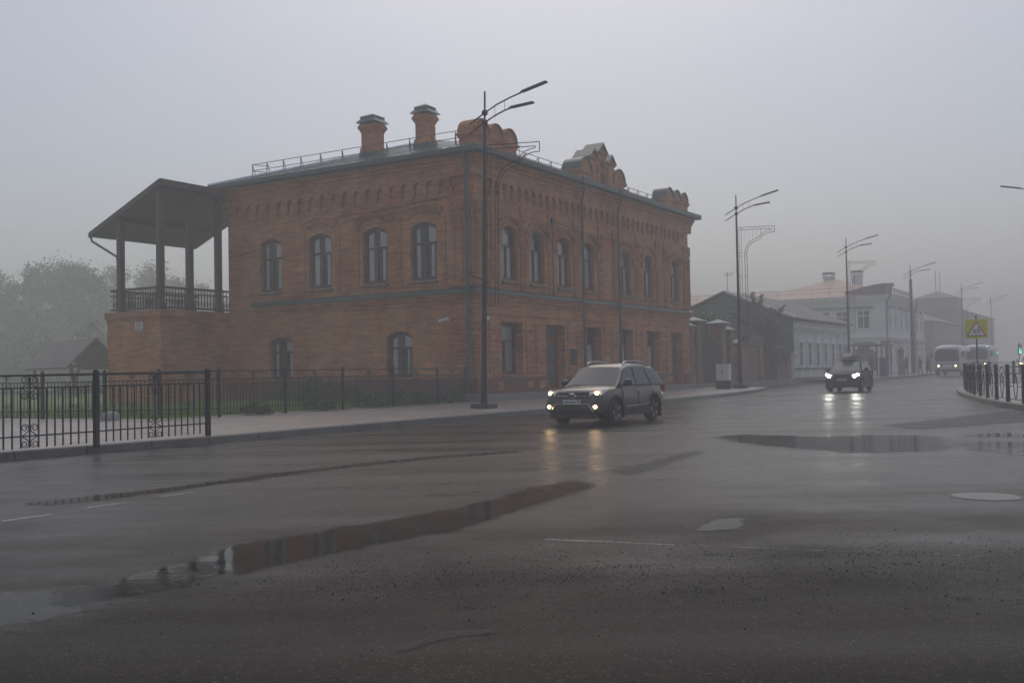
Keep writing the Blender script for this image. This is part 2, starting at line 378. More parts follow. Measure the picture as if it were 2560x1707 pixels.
M['greywall'] = mat('pale_timber_cladding', (.62, .63, .57), .75, var=.15, scale=2)
M['gable'] = mat('green_gable_boards', (.06, .085, .07), .7, var=.25, scale=3)
M['slate'] = mat('grey_brown_roof', (.075, .065, .058), .6, var=.25, scale=2)
M['redroof'] = mat('red_metal_roof', (.22, .085, .07), .4, .1, var=.2, scale=1.5)
M['darkwall'] = mat('dark_brown_wall', (.17, .13, .115), .8, var=.25, scale=1)
M['gate'] = mat('dark_gate_wood', (.035, .026, .022), .5, var=.35, scale=5)
M['fbrick'] = brick('gate_brick', (.27, .12, .075), (.21, .10, .065), (.30, .24, .20))
M['cab'] = mat('pale_cabinet_paint', (.74, .75, .66), .45, var=.12, scale=3)
M['dark'] = mat('dark_recess', (.015, .015, .016), .6, var=.1)
M['winpane'] = glassmat('far_window_glass', dark=True)
M['snow'] = mat('pale_flashing', (.6, .6, .58), .5, var=.25, scale=6)
M['blue'] = mat('dark_blue_panel', (.02, .03, .12), .5, var=.2); M['shelter'] = mat('shelter_red_panel', (.25, .05, .05), .5, var=.2)
M['kiosk'] = mat('brown_poster_column', (.16, .09, .055), .6, var=.3)
M['cloth1'] = mat('dark_coat', (.02, .02, .025), .8, var=.2); M['cloth2'] = mat('grey_coat', (.07, .07, .08), .8, var=.2); M['skin'] = mat('skin', (.35, .2, .14), .5, var=.05)
M['dplate'] = mat('plate_characters', (.06, .06, .06), .5, var=0)

# ------------------------------------------------------------------ ground, road, pavements
def sheet(name, rows, mt, label=None, street=False):
    """rows: list of equal-length lists of world points"""
    k = len(rows[0]); mb = MB()
    mb.add([p for r in rows for p in r], [(i * k + j, i * k + j + 1, (i + 1) * k + j + 1, (i + 1) * k + j) for i in range(len(rows) - 1) for j in range(k - 1)])
    ob = mb.build(name, mt); ob['kind'] = 'structure'
    if street:
        me = ob.data
        for lp in me.loops:
            q = me.vertices[lp.vertex_index].co - CC; me.uv_layers[0].data[lp.index].uv = (q.dot(SV), q.dot(NV))
    if label: ob['label'] = label
    return ob
N_ = 61
sheet('ground', [[(x, y, gz(x, y) - .12) for x in [lerp(-620, 620, i / 60) for i in range(N_)]] for y in [lerp(-300, 640, j / 94) for j in range(95)]], M['soil'], 'bare earth reaching to the foggy horizon')
bs = [-60 + 2.5 * i for i in range(133)]
sheet('road', [[SN(b, n, gzS(b, n)) for n in (-40, -25, -15, -8, -4, 0, 4, 8, 11, 14, 16, 18, 20, 22, 24)] for b in bs], M['asphalt'], 'wide wet asphalt road')
KL = [(-60, 19.8), (-30, 19.15), (-23.5, 18.9), (-19, 18.32), (-6, 18.02), (7, 17.4), (14, 17.5), (20, 18.15), (25.4, 19.3)]
def kn(b):
    for (b0, n0), (b1, n1) in zip(KL, KL[1:]):
        if b0 <= b <= b1: return lerp(n0, n1, (b - b0) / (b1 - b0))
    return KL[-1][1]
KH = .175
def pzb(b):     # height of the pavement's back edge
    return .40 if b < -1 else .40 + .02 * min(b + 1, 1)
pb = [-60 + i * 1.0 for i in range(86)] + [25.4]
def backn(b): return 60 if b < -16 else 23.4
rows = []
for b in pb:
    k = kn(b) + .2; z0 = gzS(b, k) + KH
    bn = backn(b)
    rows.append([SN(b, lerp(k, 23.3, t), lerp(z0, max(.38, z0 + .05) if b < -1 else max(.42, z0 + .06), t)) for t in (0, .33, .66, 1)] + [SN(b, bn, .385 if bn > 24 else max(.42, z0 + .06) + .001)])
sheet('pavement', rows, M['pav'], 'paved footway between the kerb and the brick building', True)
def kerb(name, pts, h, wd, mt, label):
    """pts: (b,n) outer foot line; inner side to larger n when wd>0"""
    mb = MB(); rings = []
    P = [SN(b, n) for b, n in pts]
    for i, p in enumerate(P):
        d = (P[min(i + 1, len(P) - 1)] - P[max(i - 1, 0)]).normalized(); q = Vector((-d.y, d.x, 0)) * wd
        g = gz(p.x, p.y)
        rings.append([(p.x, p.y, g - .05), (p.x + q.x * .08, p.y + q.y * .08, g + h - .02), (p.x + q.x * .2, p.y + q.y * .2, g + h + .003), (p.x + q.x, p.y + q.y, g + h + .003), (p.x + q.x, p.y + q.y, g - .05)])
    mb.loft(rings); ob = mb.build(name, mt); tag(ob, label, kind='structure')
    # UV along the run
    me = ob.data; acc = [0]
    for a, b in zip(P, P[1:]): acc.append(acc[-1] + (b - a).length)
    for po in me.polygons:
        for li in po.loop_indices:
            vi = me.loops[li].vertex_index; me.uv_layers[0].data[li].uv = (acc[vi // 5], .2 + .1 * (vi % 5))
    return ob
fine = []
for b in [x for x in pb if x <= 25.4]: fine.append((b, kn(b)))
kerb('kerb', fine + [(26.6, 20.2), (27.2, 21.5), (27.3, 23.3)], KH, .2, M['kerb'], 'grey concrete kerb along the brick building side')
# far pavement beyond the gates
pb2 = [46 + 6 * i for i in range(30)]
sheet('pavement', [[SN(b, n, .56 + max(0, gzS(b, 20) - .35)) for n in (18.9, 23.4)] for b in pb2], M['pav'], 'foggy footway beyond the gate wall', True)
kerb('kerb', [(b, 18.7) for b in pb2], .22, .2, M['kerb'], 'far kerb in front of the white houses')
# apron with a step along the brick building
mb = MB()
for b0, b1 in [(-1.2 + i * 1.07, -1.2 + (i + 1) * 1.07) for i in range(23)]:
    pass
mb.box(-1.2, 23.6, -.95, .3, -.1, .66)
mb.box(23.6, 46, -.6, .3, -.1, .63)
ap = mb.build('apron', M['conc'], loc=CC, rot=ROTS, bevel=.015); tag(ap, 'raised concrete apron at the foot of the brick facade', kind='structure')
# right pavement
RK = [(15.0, 24.0), (15.1, 29), (15.6, 31.7), (16.3, 35), (17.1, 38), (18.5, 42.5), (19.9, 46.5), (21.3, 50), (23.0, 54), (25.0, 56.8), (28.5, 58.6), (34, 60.6), (44, 63)]
def rkz(x, y): return gz(x, y) + .15 + max(0, (y - 45)) * .004
rows = [[(x + .2, y, rkz(x, y)), (max(x + 6, 40), y, rkz(x, y) + .05), (75, y, rkz(x, y) + .1)] for x, y in RK]
sheet('pavement', rows, M['pav'], 'corner footway behind the oval pattern railing')
mb = MB(); rings = []
PK = [Vector((x, y, 0)) for x, y in RK]
for i, p in enumerate(PK):
    d = (PK[min(i + 1, len(PK) - 1)] - PK[max(i - 1, 0)]).normalized(); q = Vector((d.y, -d.x, 0)) * .2
    g = gz(p.x, p.y); h = rkz(p.x, p.y) - g
    rings.append([(p.x, p.y, g - .05), (p.x, p.y, g + h), (p.x + q.x, p.y + q.y, g + h + .004), (p.x + q.x, p.y + q.y, g - .05)])
mb.loft(rings); tag(mb.build('kerb', M['kerb']), 'curved kerb round the railing corner', kind='structure')

# lawn
def lz(a): return .40 + .006 * max(a, 0)
sheet('lawn', [[S(b, a, lz(a)) for a in (0, 3, 6, 10, 15, 22, 30, 40, 55, 75, 100, 160)] for b in [-15.9, -12, -8, -4, 0, 5, 10, 20, 30, 45, 60, 90, 140]], M['lawn'], 'green lawn behind the fence')
mb = MB()
for i in range(15000):
    b = random.uniform(-15.8, .6); a = abs(random.gauss(0, 5.5)) + .03
    if a > 14 and b > -4.2: continue
    p = S(b, a, lz(a)); h = random.uniform(.05, .17) * (1.8 if random.random() < .06 else 1); t = random.uniform(0, 6.28); wd = .012
    lean = Vector((random.uniform(-.07, .07), random.uniform(-.07, .07), h))
    q = Vector((math.cos(t) * wd, math.sin(t) * wd, 0)); mb.add([p - q, p + q, p + lean], [(0, 1, 2)])
tag(mb.build('grass', M['grass'], fix=False), 'uneven green grass of the lawn', kind='stuff')

# puddles, patches, markings
def poly(name, pts, mt, label, dz=.006, rag=0.0, sub=3, shore=0.0):
    P = []
    n = len(pts); cx = sum(p[0] for p in pts) / n; cyy = sum(p[1] for p in pts) / n
    for i in range(n):
        a = Vector(pts[i]); b = Vector(pts[(i + 1) % n])
        for k in range(sub):
            q = a.lerp(b, k / sub)
            if rag: q = q + Vector((random.uniform(-rag, rag), random.uniform(-rag, rag) * 1.6))
            P.append(q)
    if shore:
        area = sum(P[i].x * P[(i + 1) % len(P)].y - P[(i + 1) % len(P)].x * P[i].y for i in range(len(P)))
        if area < 0: P.reverse()
        k = len(P); out = []
        for i in range(k):
            d = (P[(i + 1) % k] - P[i - 1]).normalized(); out.append(P[i] + Vector((d.y, -d.x)) * shore)
        vs = [(p.x, p.y, gz(p.x, p.y) + dz) for p in P] + [(p.x, p.y, gz(p.x, p.y) + dz) for p in out]
        tri = tessellate_polygon([[Vector((p.x, p.y, 0)) for p in P]])
        mb = MB(); mb.add(vs, [tuple(t) for t in tri] + [(i, i + k, (i + 1) % k + k, (i + 1) % k) for i in range(k)])
    else:
        k = len(P); tri = tessellate_polygon([[Vector((p.x, p.y, 0)) for p in P]])
        mb = MB(); mb.add([(p.x, p.y, gz(p.x, p.y) + dz) for p in P], [tuple(t) for t in tri])
    ob = mb.build(name, mt)
    at = ob.data.attributes.new('shore', 'FLOAT', 'POINT')
    for i in range(len(ob.data.vertices)): at.data[i].value = 1.0 if i < k else 0.0
    for f in ob.data.polygons:
        if f.normal.z < 0: f.flip()
    return tag(ob, label, kind='structure')
poly('puddle', [(-2.31, 8.13), (-2.13, 8.25), (-1.92, 8.61), (-1.64, 9.05), (-1.22, 9.59), (-.77, 10.06), (-.38, 10.83), (-.04, 11.79), (.49, 12.7), (.91, 13.72), (.86, 14.28), (.33, 13.57), (-.04, 12.67), (-.41, 11.8), (-.86, 11.23), (-1.31, 10.72), (-1.82, 10.06), (-2.13, 9.58), (-2.44, 9.14), (-2.46, 8.88), (-2.5, 8.5)], M['puddle'], 'long rut puddle mirroring the brick wall', rag=0.05, shore=0.3)
poly('puddle', [(-3.05, 7.1), (-2.82, 7.2), (-2.66, 7.37), (-2.52, 7.66), (-2.33, 8.1), (-2.5, 8.5), (-2.66, 8.45), (-2.78, 8.18), (-2.95, 7.69)], M['ripple'], 'rippled tail of the long rut puddle', rag=0.06, shore=0.2)
poly('puddle', [(4.81, 22.68), (5.07, 23.09), (6.05, 22.43), (6.83, 21.93), (7.64, 22.29), (8.46, 22.01), (7.86, 20.02), (7.15, 18.42), (6.01, 18.57), (5.42, 20.11), (4.81, 21.1)], M['puddle'], 'wide puddle in front of the oncoming roof box car', rag=0.12, shore=0.7)
poly('puddle', [(5.34 + .31 * math.cos(t) * (1 + .06 * math.sin(3 * t)), 11.82 + .33 * math.sin(t) * (1 + .08 * math.cos(2 * t + 1))) for t in [2 * math.pi * i / 28 for i in range(28)]], M['oval'], 'small pale oval puddle', rag=0.006, shore=0.09, sub=1)
poly('puddle', [(8.61, 19.64), (9.08, 19.86), (10.4, 19.23), (10.2, 17.2), (9.1, 16.58), (8.26, 17.44), (8.3, 18.58)], M['ripple'], 'broken puddle below the corner kerb', rag=0.15, shore=0.4)
poly('puddle', [(9.57, 22.07), (10.6, 22.24), (10.3, 21.32), (9.3, 21.41)], M['ripple'], 'thin puddle nearest the corner kerb', rag=0.1, shore=0.3)
poly('puddle', [(1.73, 9.77), (1.85, 10.07), (2.04, 10.39), (2.25, 10.47), (2.2, 10.17), (1.99, 9.75)], M['pale'], 'small irregular puddle by the faded line', rag=0.03, shore=0.08)
poly('puddle', [(-4.6, 7.3), (-3.9, 7.2), (-3.33, 7.36), (-3.01, 7.4), (-2.87, 7.11), (-3.06, 6.93), (-3.25, 6.58), (-4.2, 6.2)], M['film'], 'shallow puddle at the bottom left', rag=0.08, shore=0.5)
poly('puddle', [(-5.99, 12.97), (-5.47, 13.69), (-4.93, 14.2), (-4.34, 15.25), (-3.39, 16.87), (-1.45, 19.22), (-.05, 20.08), (-.04, 19.75), (-1.42, 18.85), (-3.29, 16.55), (-4.25, 15.02), (-4.82, 13.95), (-5.27, 13.29), (-5.74, 12.82)], M['puddle'], 'thin rut puddle beside the dashed line', rag=0.05, shore=0.22)
poly('wet_patch', [(1.58, 15.83), (2.03, 16.55), (3.37, 19.19), (3.24, 18.71), (2.14, 16.33), (1.59, 15.05)], M['wetpatch'], 'dark tapering repair patch in the asphalt', rag=.03, shore=0.25)
poly('wet_patch', [(-.64, 5.73), (-.52, 5.95), (-.4, 6.11), (-.16, 6.11), (-.17, 6.06), (-.37, 6.01), (-.51, 5.88)], M['wetpatch'], 'short dark crack near the camera', rag=.01, shore=0.06)
poly('wet_patch', [(9.5, 24.2), (13.0, 26.5), (15.2, 31.0), (14.6, 31.2), (12.2, 28.4), (9.2, 25.6)], M['wetpatch'], 'dark wet patch below the corner kerb', rag=.1, shore=0.5)
for nn, b0_, b1_, lab in ((14.6, 4, 44, 'long dark seam between the traffic lanes'), (11.4, 10, 40, 'shorter dark seam in the nearer lane'), (16.6, -20, 6, 'dark seam along the kerb lane')):
    top, bot = [], []
    for i in range(30):
        b = lerp(b0_, b1_, i / 29); o = random.gauss(0, .03); wd_ = random.uniform(.02, .07)
        p = SN(b, nn + o + wd_); q = SN(b, nn + o - wd_); top.append((p.x, p.y)); bot.append((q.x, q.y))
    poly('road_seam', top + bot[::-1], M['wetpatch'], lab, dz=.005, sub=1, shore=.03)
def dash(p, q, wd, mt, label):
    p = Vector(p); q = Vector(q); d = (q - p).normalized(); r = Vector((-d.y, d.x)) * wd / 2
    poly('lane_marking', [p - r, q - r, q + r, p + r], mt, label, dz=.004, rag=.012, sub=6)
D0 = [(-5.59, 11.36), (-5.29, 11.83), (-5.11, 12.4), (-4.81, 12.88), (-4.58, 13.43), (-4.31, 13.88), (-4.0, 14.52), (-3.8, 14.86), (-3.61, 15.52), (-3.33, 15.89)]
for i, nm in enumerate(('nearest', 'second', 'third', 'fourth', 'fifth')):
    p, q = D0[2 * i], D0[2 * i + 1]
    dash(p, (p[0] + .32, p[1] + .5) if i == 0 else q, .10, M['mark'] if i < 3 else M['fmark'], nm + ' worn white dash of the lane line')
for i, (p, q) in enumerate([((.26, 9.42), (1.35, 8.98)), ((1.35, 8.98), (2.2, 8.67)), ((2.2, 8.67), (3.62, 8.17))]):
    dash(p, q, .05, M['mark'] if i == 0 else M['fmark'], ('bright start of the faded cross line', 'middle of the faded cross line', 'vanishing end of the faded cross line')[i])
# loose gravel
mb = MB()
gcl = [(lerp(-1.7, 3.6, random.random()), random.gauss(0, .5), random.uniform(.06, .5)) for _ in range(46)]
for i in range(15000):
    k_ = random.random()
    if k_ < .45:
        cx_, oy_, sp_ = random.choice(gcl); x = cx_ + random.gauss(0, sp_ * 1.6); y = lerp(7.5, 8.0, (cx_ + 1.7) / 5.3) + oy_ + random.gauss(0, sp_ * .6)
    elif k_ < .85: x = random.uniform(-1.9, 4.2); y = 8.0 + random.gauss(0, .9)
    else: x = random.uniform(-3.5, 6.5); y = random.uniform(4.8, 13)
    r = random.lognormvariate(-6.0, .45)
    r = min(r, .014)
    g = gz(x, y) + r * .4; t = random.uniform(0, 6.3); c, s_ = math.cos(t) * r, math.sin(t) * r
    mb.add([(x + c, y + s_, g), (x - s_, y + c, g), (x - c * 1.2, y - s_ * 1.2, g), (x + s_, y - c, g), (x, y, g + r * .8), (x, y, g - r)],
           [(0, 1, 4), (1, 2, 4), (2, 3, 4), (3, 0, 4), (1, 0, 5), (2, 1, 5), (3, 2, 5), (0, 3, 5)])
tag(mb.build('gravel', M['gravel'], fix=False), 'dark loose gravel scattered over the asphalt', kind='stuff')

exec_parts = []
# ------------------------------------------------------------------ brick building
BL, BD = 14.15, 23.4
bld = empty('brick_building', CC, ROTS, 'two storey old red brick corner building with a veranda', 'building')
def PL(u, z, o): return (-o, u, z)          # short left facade: u = a
def PR(u, z, o): return (u, -o, z)          # long right facade: u = b
def arch(u0, u1, z0, zs, zt, k=9):
    pts = [(u0, z0), (u1, z0)]
    if zt - zs < .01: return pts + [(u1, zt), (u0, zt)]
    c = (u0 + u1) / 2; h = (u1 - u0) / 2; e = zt - zs; r = (h * h + e * e) / (2 * e); a0 = math.asin(h / r)
    for i in range(k + 1):
        t = lerp(a0, -a0, i / k); pts.append((c + r * math.sin(t), zt - r + r * math.cos(t)))
    return pts
WL = [(c - .68, c + .68, 5.5, 7.76, 7.97) for c in (11.39, 8.37, 5.2, 2.58)]
GL = [(c - .7, c + .7, 1.42, 3.16, 3.37) for c in (10.8, 3.95)]
WR = [(c - .66, c + .66, 5.5, 7.56, 7.88) for c in (2.75, 5.15, 7.7, 10.2, 14.55, 17.5, 21.25)]
GR = [(c - .88, c + .88, 1.45, 3.7, 3.7) for c in (2.85, 10.6, 14.4, 17.97)]
DR = [(5.8, 7.64, .68, 3.7, 3.7), (20.5, 22.25, .68, 3.7, 3.7)]
def facade(P, length, ztop, holes, deps):
    mb = MB(); outer = [(0, -.3), (length, -.3), (length, ztop), (0, ztop)]
    polys = [outer] + [arch(*h) for h in holes]
    flat = [p for q in polys for p in q]
    tri = tessellate_polygon([[Vector((u, z, 0)) for u, z in q] for q in polys])
    mb.add([P(u, z, 0) for u, z in flat], [tuple(t) for t in tri])
    for q, d in zip(polys[1:], deps):
        n = len(q)
        mb.add([P(u, z, 0) for u, z in q] + [P(u, z, -d) for u, z in q], [(i, (i + 1) % n, (i + 1) % n + n, i + n) for i in range(n)])
    return mb
ZT = 10.5
mb = facade(PL, BL, ZT, WL + GL, [.2] * 4 + [.22] * 2)
mb.build('left_wall', M['brick'], bld, fix=False)
mb = facade(PR, BD, ZT, WR + GR + DR, [.2] * 7 + [.42] * 4 + [.45] * 2)
mb.build('front_wall', M['brick'], bld, fix=False)
mb = MB(); mb.box(0.02, BD, BL - .01, BL, -.3, ZT); mb.box(BD - .01, BD, .02, BL - .02, -.3, ZT); mb.build('rear_wall', M['brick'], bld)
mb = MB(); mb.box(.03, BD - .03, .03, BL - .03, 4.75, 4.8); mb.box(.03, BD - .03, .03, BL - .03, .6, .66); mb.box(.03, BD - .03, .03, BL - .03, 9.0, 9.08); mb.build('floor_slab', M['dark'], bld)

def window(P, h, dep, mode, grp=None):
    u0, u1, z0, zs, zt = h; mb = MB(); out = arch(*h)
    c = ((u0 + u1) / 2, (z0 + zt) / 2); fw = .15
    inn = arch(u0 + fw, u1 - fw, z0 + fw, max(zs - fw * .6, z0 + .3), zt - fw)
    n = len(out); o0, o1 = -dep - .05, -dep + .02
    for a, b in ((out, inn),):
        v = [P(u, z, o1) for u, z in a] + [P(u, z, o1) for u, z in b] + [P(u, z, o0) for u, z in b]
        mb.add(v, [(i, (i + 1) % n, (i + 1) % n + n, i + n) for i in range(n)] + [(i + n, (i + 1) % n + n, (i + 1) % n + 2 * n, i + 2 * n) for i in range(n)])
    zm = z0 + (zt - z0) * .62
    def fb(ua, ub, za, zb, oa, ob):
        a = P(ua, za, oa); b = P(ub, zb, ob); mb.box(min(a[0], b[0]), max(a[0], b[0]), min(a[1], b[1]), max(a[1], b[1]), za, zb)
    fb(u0 + fw - .01, u1 - fw + .01, zm, zm + .09, o0 + .01, o1 + .015)
    fb(c[0] - .045, c[0] + .045, z0 + fw - .01, zm, o0 + .012, o1 + .008)
    wo = mb.build('window', M['frame'], bld, fix=False)
    mp = MB(); mp.add([P(u, z, -dep - .03) for u, z in out], [tuple(range(n))]); pn = mp.build('pane', M['glass'], wo, fix=False)
    if pn.data.polygons[0].normal.dot(Vector(P(0, 0, 1)) - Vector(P(0, 0, 0))) < 0: pn.data.flip_normals()
    ms = MB(); a = P(u0 - .08, z0 - .13, -dep + .02); b = P(u1 + .08, z0 - .03, .13)
    ms.prism([(-dep + .03, z0 - .01), (.13, z0 - .075), (.13, z0 - .13), (-dep + .03, z0 - .13)], lambda o, z, u: P(u, z, o), u0 - (.07 if dep < .3 else .0), u1 + (.07 if dep < .3 else 0))
    ms.build('sill', M['green'], wo)
    mc = MB(); q = -dep - .075
    def cq(ua, ub, za, zb, oo=0):
        mc.add([P(ua, za, q + oo), P(ub, za, q + oo), P(ub, zb, q + oo), P(ua, zb, q + oo)], [(0, 1, 2, 3)])
    if mode == 'strips':
        j1, j2 = random.uniform(.66, .8), random.uniform(.16, .26); cq(lerp(u0, u1, j1), u1, z0, zt); cq(lerp(u0, u1, j2), lerp(u0, u1, j2 + random.uniform(.06, .16)), z0, zm)
        cq(lerp(u0, u1, .1), lerp(u0, u1, .45), zm + .1, zt - .05, -.05)
        mc.build('curtain', M['curtain'], wo, fix=False)
    else:
        if mode == 'full': cq(u0, u1, z0, zm); cq(u0, u1, zm, zt, random.choice((0, -.1, -.25)))
        else: cq(lerp(u0, u1, .45), u1, z0, zm); cq(u0, u1, zm + .1, zt)
        mc.build('curtain', M['curtain'] if mode == 'full' else M['blind'], wo, fix=False)
    return wo
for h in WL: window(PL, h, .2, 'strips')
for h in GL: window(PL, h, .22, 'strips')
for h in WR: window(PR, h, .2, 'full')
for i, h in enumerate(GR): window(PR, h, .42, 'half' if i == 0 else 'full')
for i, (u0, u1, z0, zs, zt) in enumerate(DR):
    mb = MB(); mb.box(u0, u1, .42, .5, z0, zt); d = mb.build('door', M['door'], bld)
    mb = MB()
    for ua, ub in ((u0 + .1, (u0 + u1) / 2 - .06), ((u0 + u1) / 2 + .06, u1 - .1)):
        for za, zb in ((z0 + .15, z0 + 1.0), (z0 + 1.15, z0 + 2.15)): mb.box(ua, ub, .395, .42, za, zb)
    mb.box(u0 + .05, u1 - .05, .39, .42, z0 + 2.3, z0 + 2.38); mb.box(u0 + .1, u1 - .1, .395, .42, z0 + 2.45, zt - .08)
    mb.build('door_panel', M['frame'], d, bevel=.012)
    mb = MB(); mb.bar(((u0 + u1) / 2 + .12, .36, z0 + 1.0), ((u0 + u1) / 2 + .12, .36, z0 + 1.3), .03); mb.build('handle', M['chrome'], d)
    if i == 0:
        mb = MB(); mb.box(u0 + .2, u0 + .62, .375, .385, z0 + 1.12, z0 + 1.85); mb.build('notice', M['paper'], d)

def fbox(mb, P, ua, ub, za, zb, oa, ob):
    a = P(ua, za, oa); b = P(ub, zb, ob)
    mb.box(min(a[0], b[0]), max(a[0], b[0]), min(a[1], b[1]), max(a[1], b[1]), za, zb)
# plinth
mb = MB(); fbox(mb, PL, -.1, BL + .02, -.3, 1.33, -.05, .1)
for a, b in ((0.0, 5.72), (7.72, 20.42), (22.33, BD + .03)): fbox(mb, PR, a, b, -.3, 1.33, -.03, .1)
mb.build('plinth', M['plinth'], bld, bevel=.02)
mb = MB()
for a, b in ((1.35, 1.85), (3.85, 4.35), (4.9, 5.5), (8.1, 9.5), (11.8, 13.3), (15.6, 16.8), (19.1, 20.3)): fbox(mb, PR, a, b, .8, 1.15, .1, .13)
mb.build('plinth_panel', M['trim'], bld, bevel=.015)
# belt course (sloped green flashing over brick courses)
mb = MB()
mb.prism([(-.02, 5.1), (.24, 4.98), (.24, 4.84), (-.02, 4.84)], lambda o, z, u: PL(u, z, o), -.24, 12.45)
mb.prism([(-.02, 5.1), (.24, 4.98), (.24, 4.84), (-.02, 4.84)], lambda o, z, u: PR(u, z, o), .0, BD + .1)
mb.build('belt_flashing', M['green'], bld)
mb = MB()
for i, (z0, z1, o) in enumerate(((4.72, 4.838, .16), (4.6, 4.72, .1), (4.42, 4.5, .05))):
    fbox(mb, PL, -o, 12.4, z0, z1, -.02, o); fbox(mb, PR, 0, BD + .05, z0, z1, -.02, o)
fbox(mb, PR, 0, BD, 3.98, 4.06, -.02, .05)
fbox(mb, PL, -.03, 12.4, 5.2, 5.26, -.02, .03)
mb.build('belt_course', M['trim'], bld, bevel=.01)
# cornice, frieze and eaves
mb = MB()
for z0, z1, o in ((10.36, 10.5, .34), (10.2, 10.36, .27), (10.06, 10.2, .2), (9.9, 10.06, .19), (9.68, 9.9, .175)):
    fbox(mb, PL, -o, BL + .02, z0, z1, -.02, o); fbox(mb, PR, 0, BD + o, z0, z1, -.02, o)
mb.build('cornice', M['trim'], bld, bevel=.008)
def frieze(mb, P, u0, u1, sp):
    k = int((u1 - u0) / sp); sp = (u1 - u0) / k
    for i in range(k):
        a = u0 + i * sp; r = sp * .29; c = a + sp / 2; poly_ = [(a, 9.69), (a, 9.3)]
        poly_ += [(c - r, 9.3)] + [(c - r * math.cos(t), 9.45 + r * math.sin(t)) for t in [math.pi * j / 6 for j in range(7)]] + [(c + r, 9.3), (a + sp, 9.3), (a + sp, 9.69)]
        mb.prism(poly_, P, 0, .17)
        fbox(mb, P, a - sp * .2, a + sp * .2, 9.14, 9.299, 0, .13); fbox(mb, P, a - sp * .12, a + sp * .12, 9.0, 9.139, 0, .08)
mb = MB(); frieze(mb, PL, 1.1, 13.6, .627); frieze(mb, PR, 1.2, 22.4, .62)
fbox(mb, PL, .0, 13.9, 8.84, 8.9, 0, .03); fbox(mb, PR, 0, BD, 8.84, 8.9, 0, .03)
mb.build('frieze', M['trim'], bld)
mb = MB(); mb.box(-.36, -.02, -.36, BL + .4, 10.505, 10.54); mb.box(-.02, BD + .4, -.36, -.02, 10.505, 10.54)
mb.build('soffit', M['soffit'], bld)
# pilasters
for P, c, wd in [(PL, .6, 1.1), (PR, .55, 1.0), (PR, 22.95, .9)]:
    mb = MB(); fbox(mb, P, c - wd / 2, c + wd / 2, 5.12, 8.3, 0, .09); fbox(mb, P, c - wd / 2 - .06, c + wd / 2 + .06, 8.3, 8.84, 0, .13)
    for k in (-1, 0, 1): fbox(mb, P, c + k * wd * .36 - .07, c + k * wd * .36 + .07, 5.3, 8.15, .09, .14)
    fbox(mb, P, c - wd / 2, c + wd / 2, 8.02, 8.15, .09, .145); fbox(mb, P, c - wd / 2, c + wd / 2, 5.13, 5.3, .09, .145)
    for k in (-.25, .25):
        mb.prism([(c + wd * (k - .22), 8.4), (c + wd * (k - .14), 8.4), (c + wd * k, 8.66), (c + wd * (k + .14), 8.4), (c + wd * (k + .22), 8.4), (c + wd * k, 8.8)], P, .13, .17)
    mb.build('corner_pilaster', M['trim'], bld, bevel=.01)
for a in (1.55, 3.87, 6.2, 7.3, 9.35):
    mb = MB(); fbox(mb, PL, a - .13, a + .13, 5.27, 8.3, 0, .055); mb.build('pilaster', M['trim'], bld, bevel=.01)
for b in (1.42, 3.95, 6.42, 8.9, 11.55, 13.25, 16.02, 18.8, 19.95):
    mb = MB(); fbox(mb, PR, b - .3, b + .3, 5.12, 8.84, 0, .07)
    if b in (3.95, 16.02, 11.55, 19.95):
        z = 5.35
        while z < 8.2: fbox(mb, PR, b - .13, b + .13, z, z + .22, .07, .13); z += .4
    else:
        fbox(mb, PR, b - .2, b + .2, 5.4, 8.2, .07, .1)
    mb.build('pilaster', M['trim'], bld, bevel=.01)
# rustication of the ground floor of the long facade and corner
for a, b in ((.08, 1.75), (3.95, 5.6), (7.8, 9.5), (11.7, 13.3), (15.5, 16.9), (19.0, 20.3), (22.4, 23.3)):
    z = 1.5; k = 0; mb = MB()
    while z < 3.8:
        w2 = (b - a) / 2
        for j in range(2): fbox(mb, PR, a + j * w2 + .04, a + (j + 1) * w2 - .04, z, z + .36, 0, .055)
        z += .46; k += 1
    mb.build('rustication', M['trim'], bld, bevel=.02)
z = 1.5; mb = MB()
while z < 4.2: fbox(mb, PL, .06, 1.05, z, z + .36, 0, .055); z += .46
mb.build('rustication', M['trim'], bld, bevel=.02)
# window hoods and arches
def band(mb, P, c, hw, zb, rise, th, o, drop=0):
    k = 16; up = []; lo = []
    for i in range(k + 1):
        t = -1 + 2 * i / k; y = rise * max(0, math.cos(min(1, abs(t) / .72) * math.pi / 2 * 1.0)) ** .8
        up.append((c + t * hw, zb + y + th)); lo.append((c + t * hw, zb + y))
    mb.prism(up + lo[::-1], P, 0, o)
for c in (8.37, 5.2, 2.58):
    mb = MB()
    for j, (dz, o) in enumerate(((0.2, .18), (.1, .13), (0, .085))): band(mb, PL, c, 1.05, 8.24 + dz, .2, .095, o)
    for i in range(13): u = c - .95 + i * .158; t = (u - c) / 1.05; y = .2 * max(0, math.cos(min(1, abs(t) / .72) * math.pi / 2)) ** .8; fbox(mb, PL, u - .045, u + .045, 8.15 + y, 8.235 + y, 0, .085)
    mb.build('window_hood', M['trim'], bld)
for h in WR:
    c = (h[0] + h[1]) / 2; mb = MB()
    for r0, r1, o in ((.02, .16, .05), (.26, .36, .1), (.38, .48, .15)):
        A = arch(h[0] - r0, h[1] + r0, h[3] - .1, h[3] + r0 * .25, h[4] + r0)[2:]; B = arch(h[0] - r1, h[1] + r1, h[3] - .1, h[3] + r1 * .25, h[4] + r1)[2:]
        mb.prism(A + B[::-1], PR, 0, o)
    for sgn in (-1, 1): fbox(mb, PR, c + sgn * .9 - .12, c + sgn * .9 + .12, 7.1, 7.5, 0, .12)
    mb.build('window_hood', M['trim'], bld)
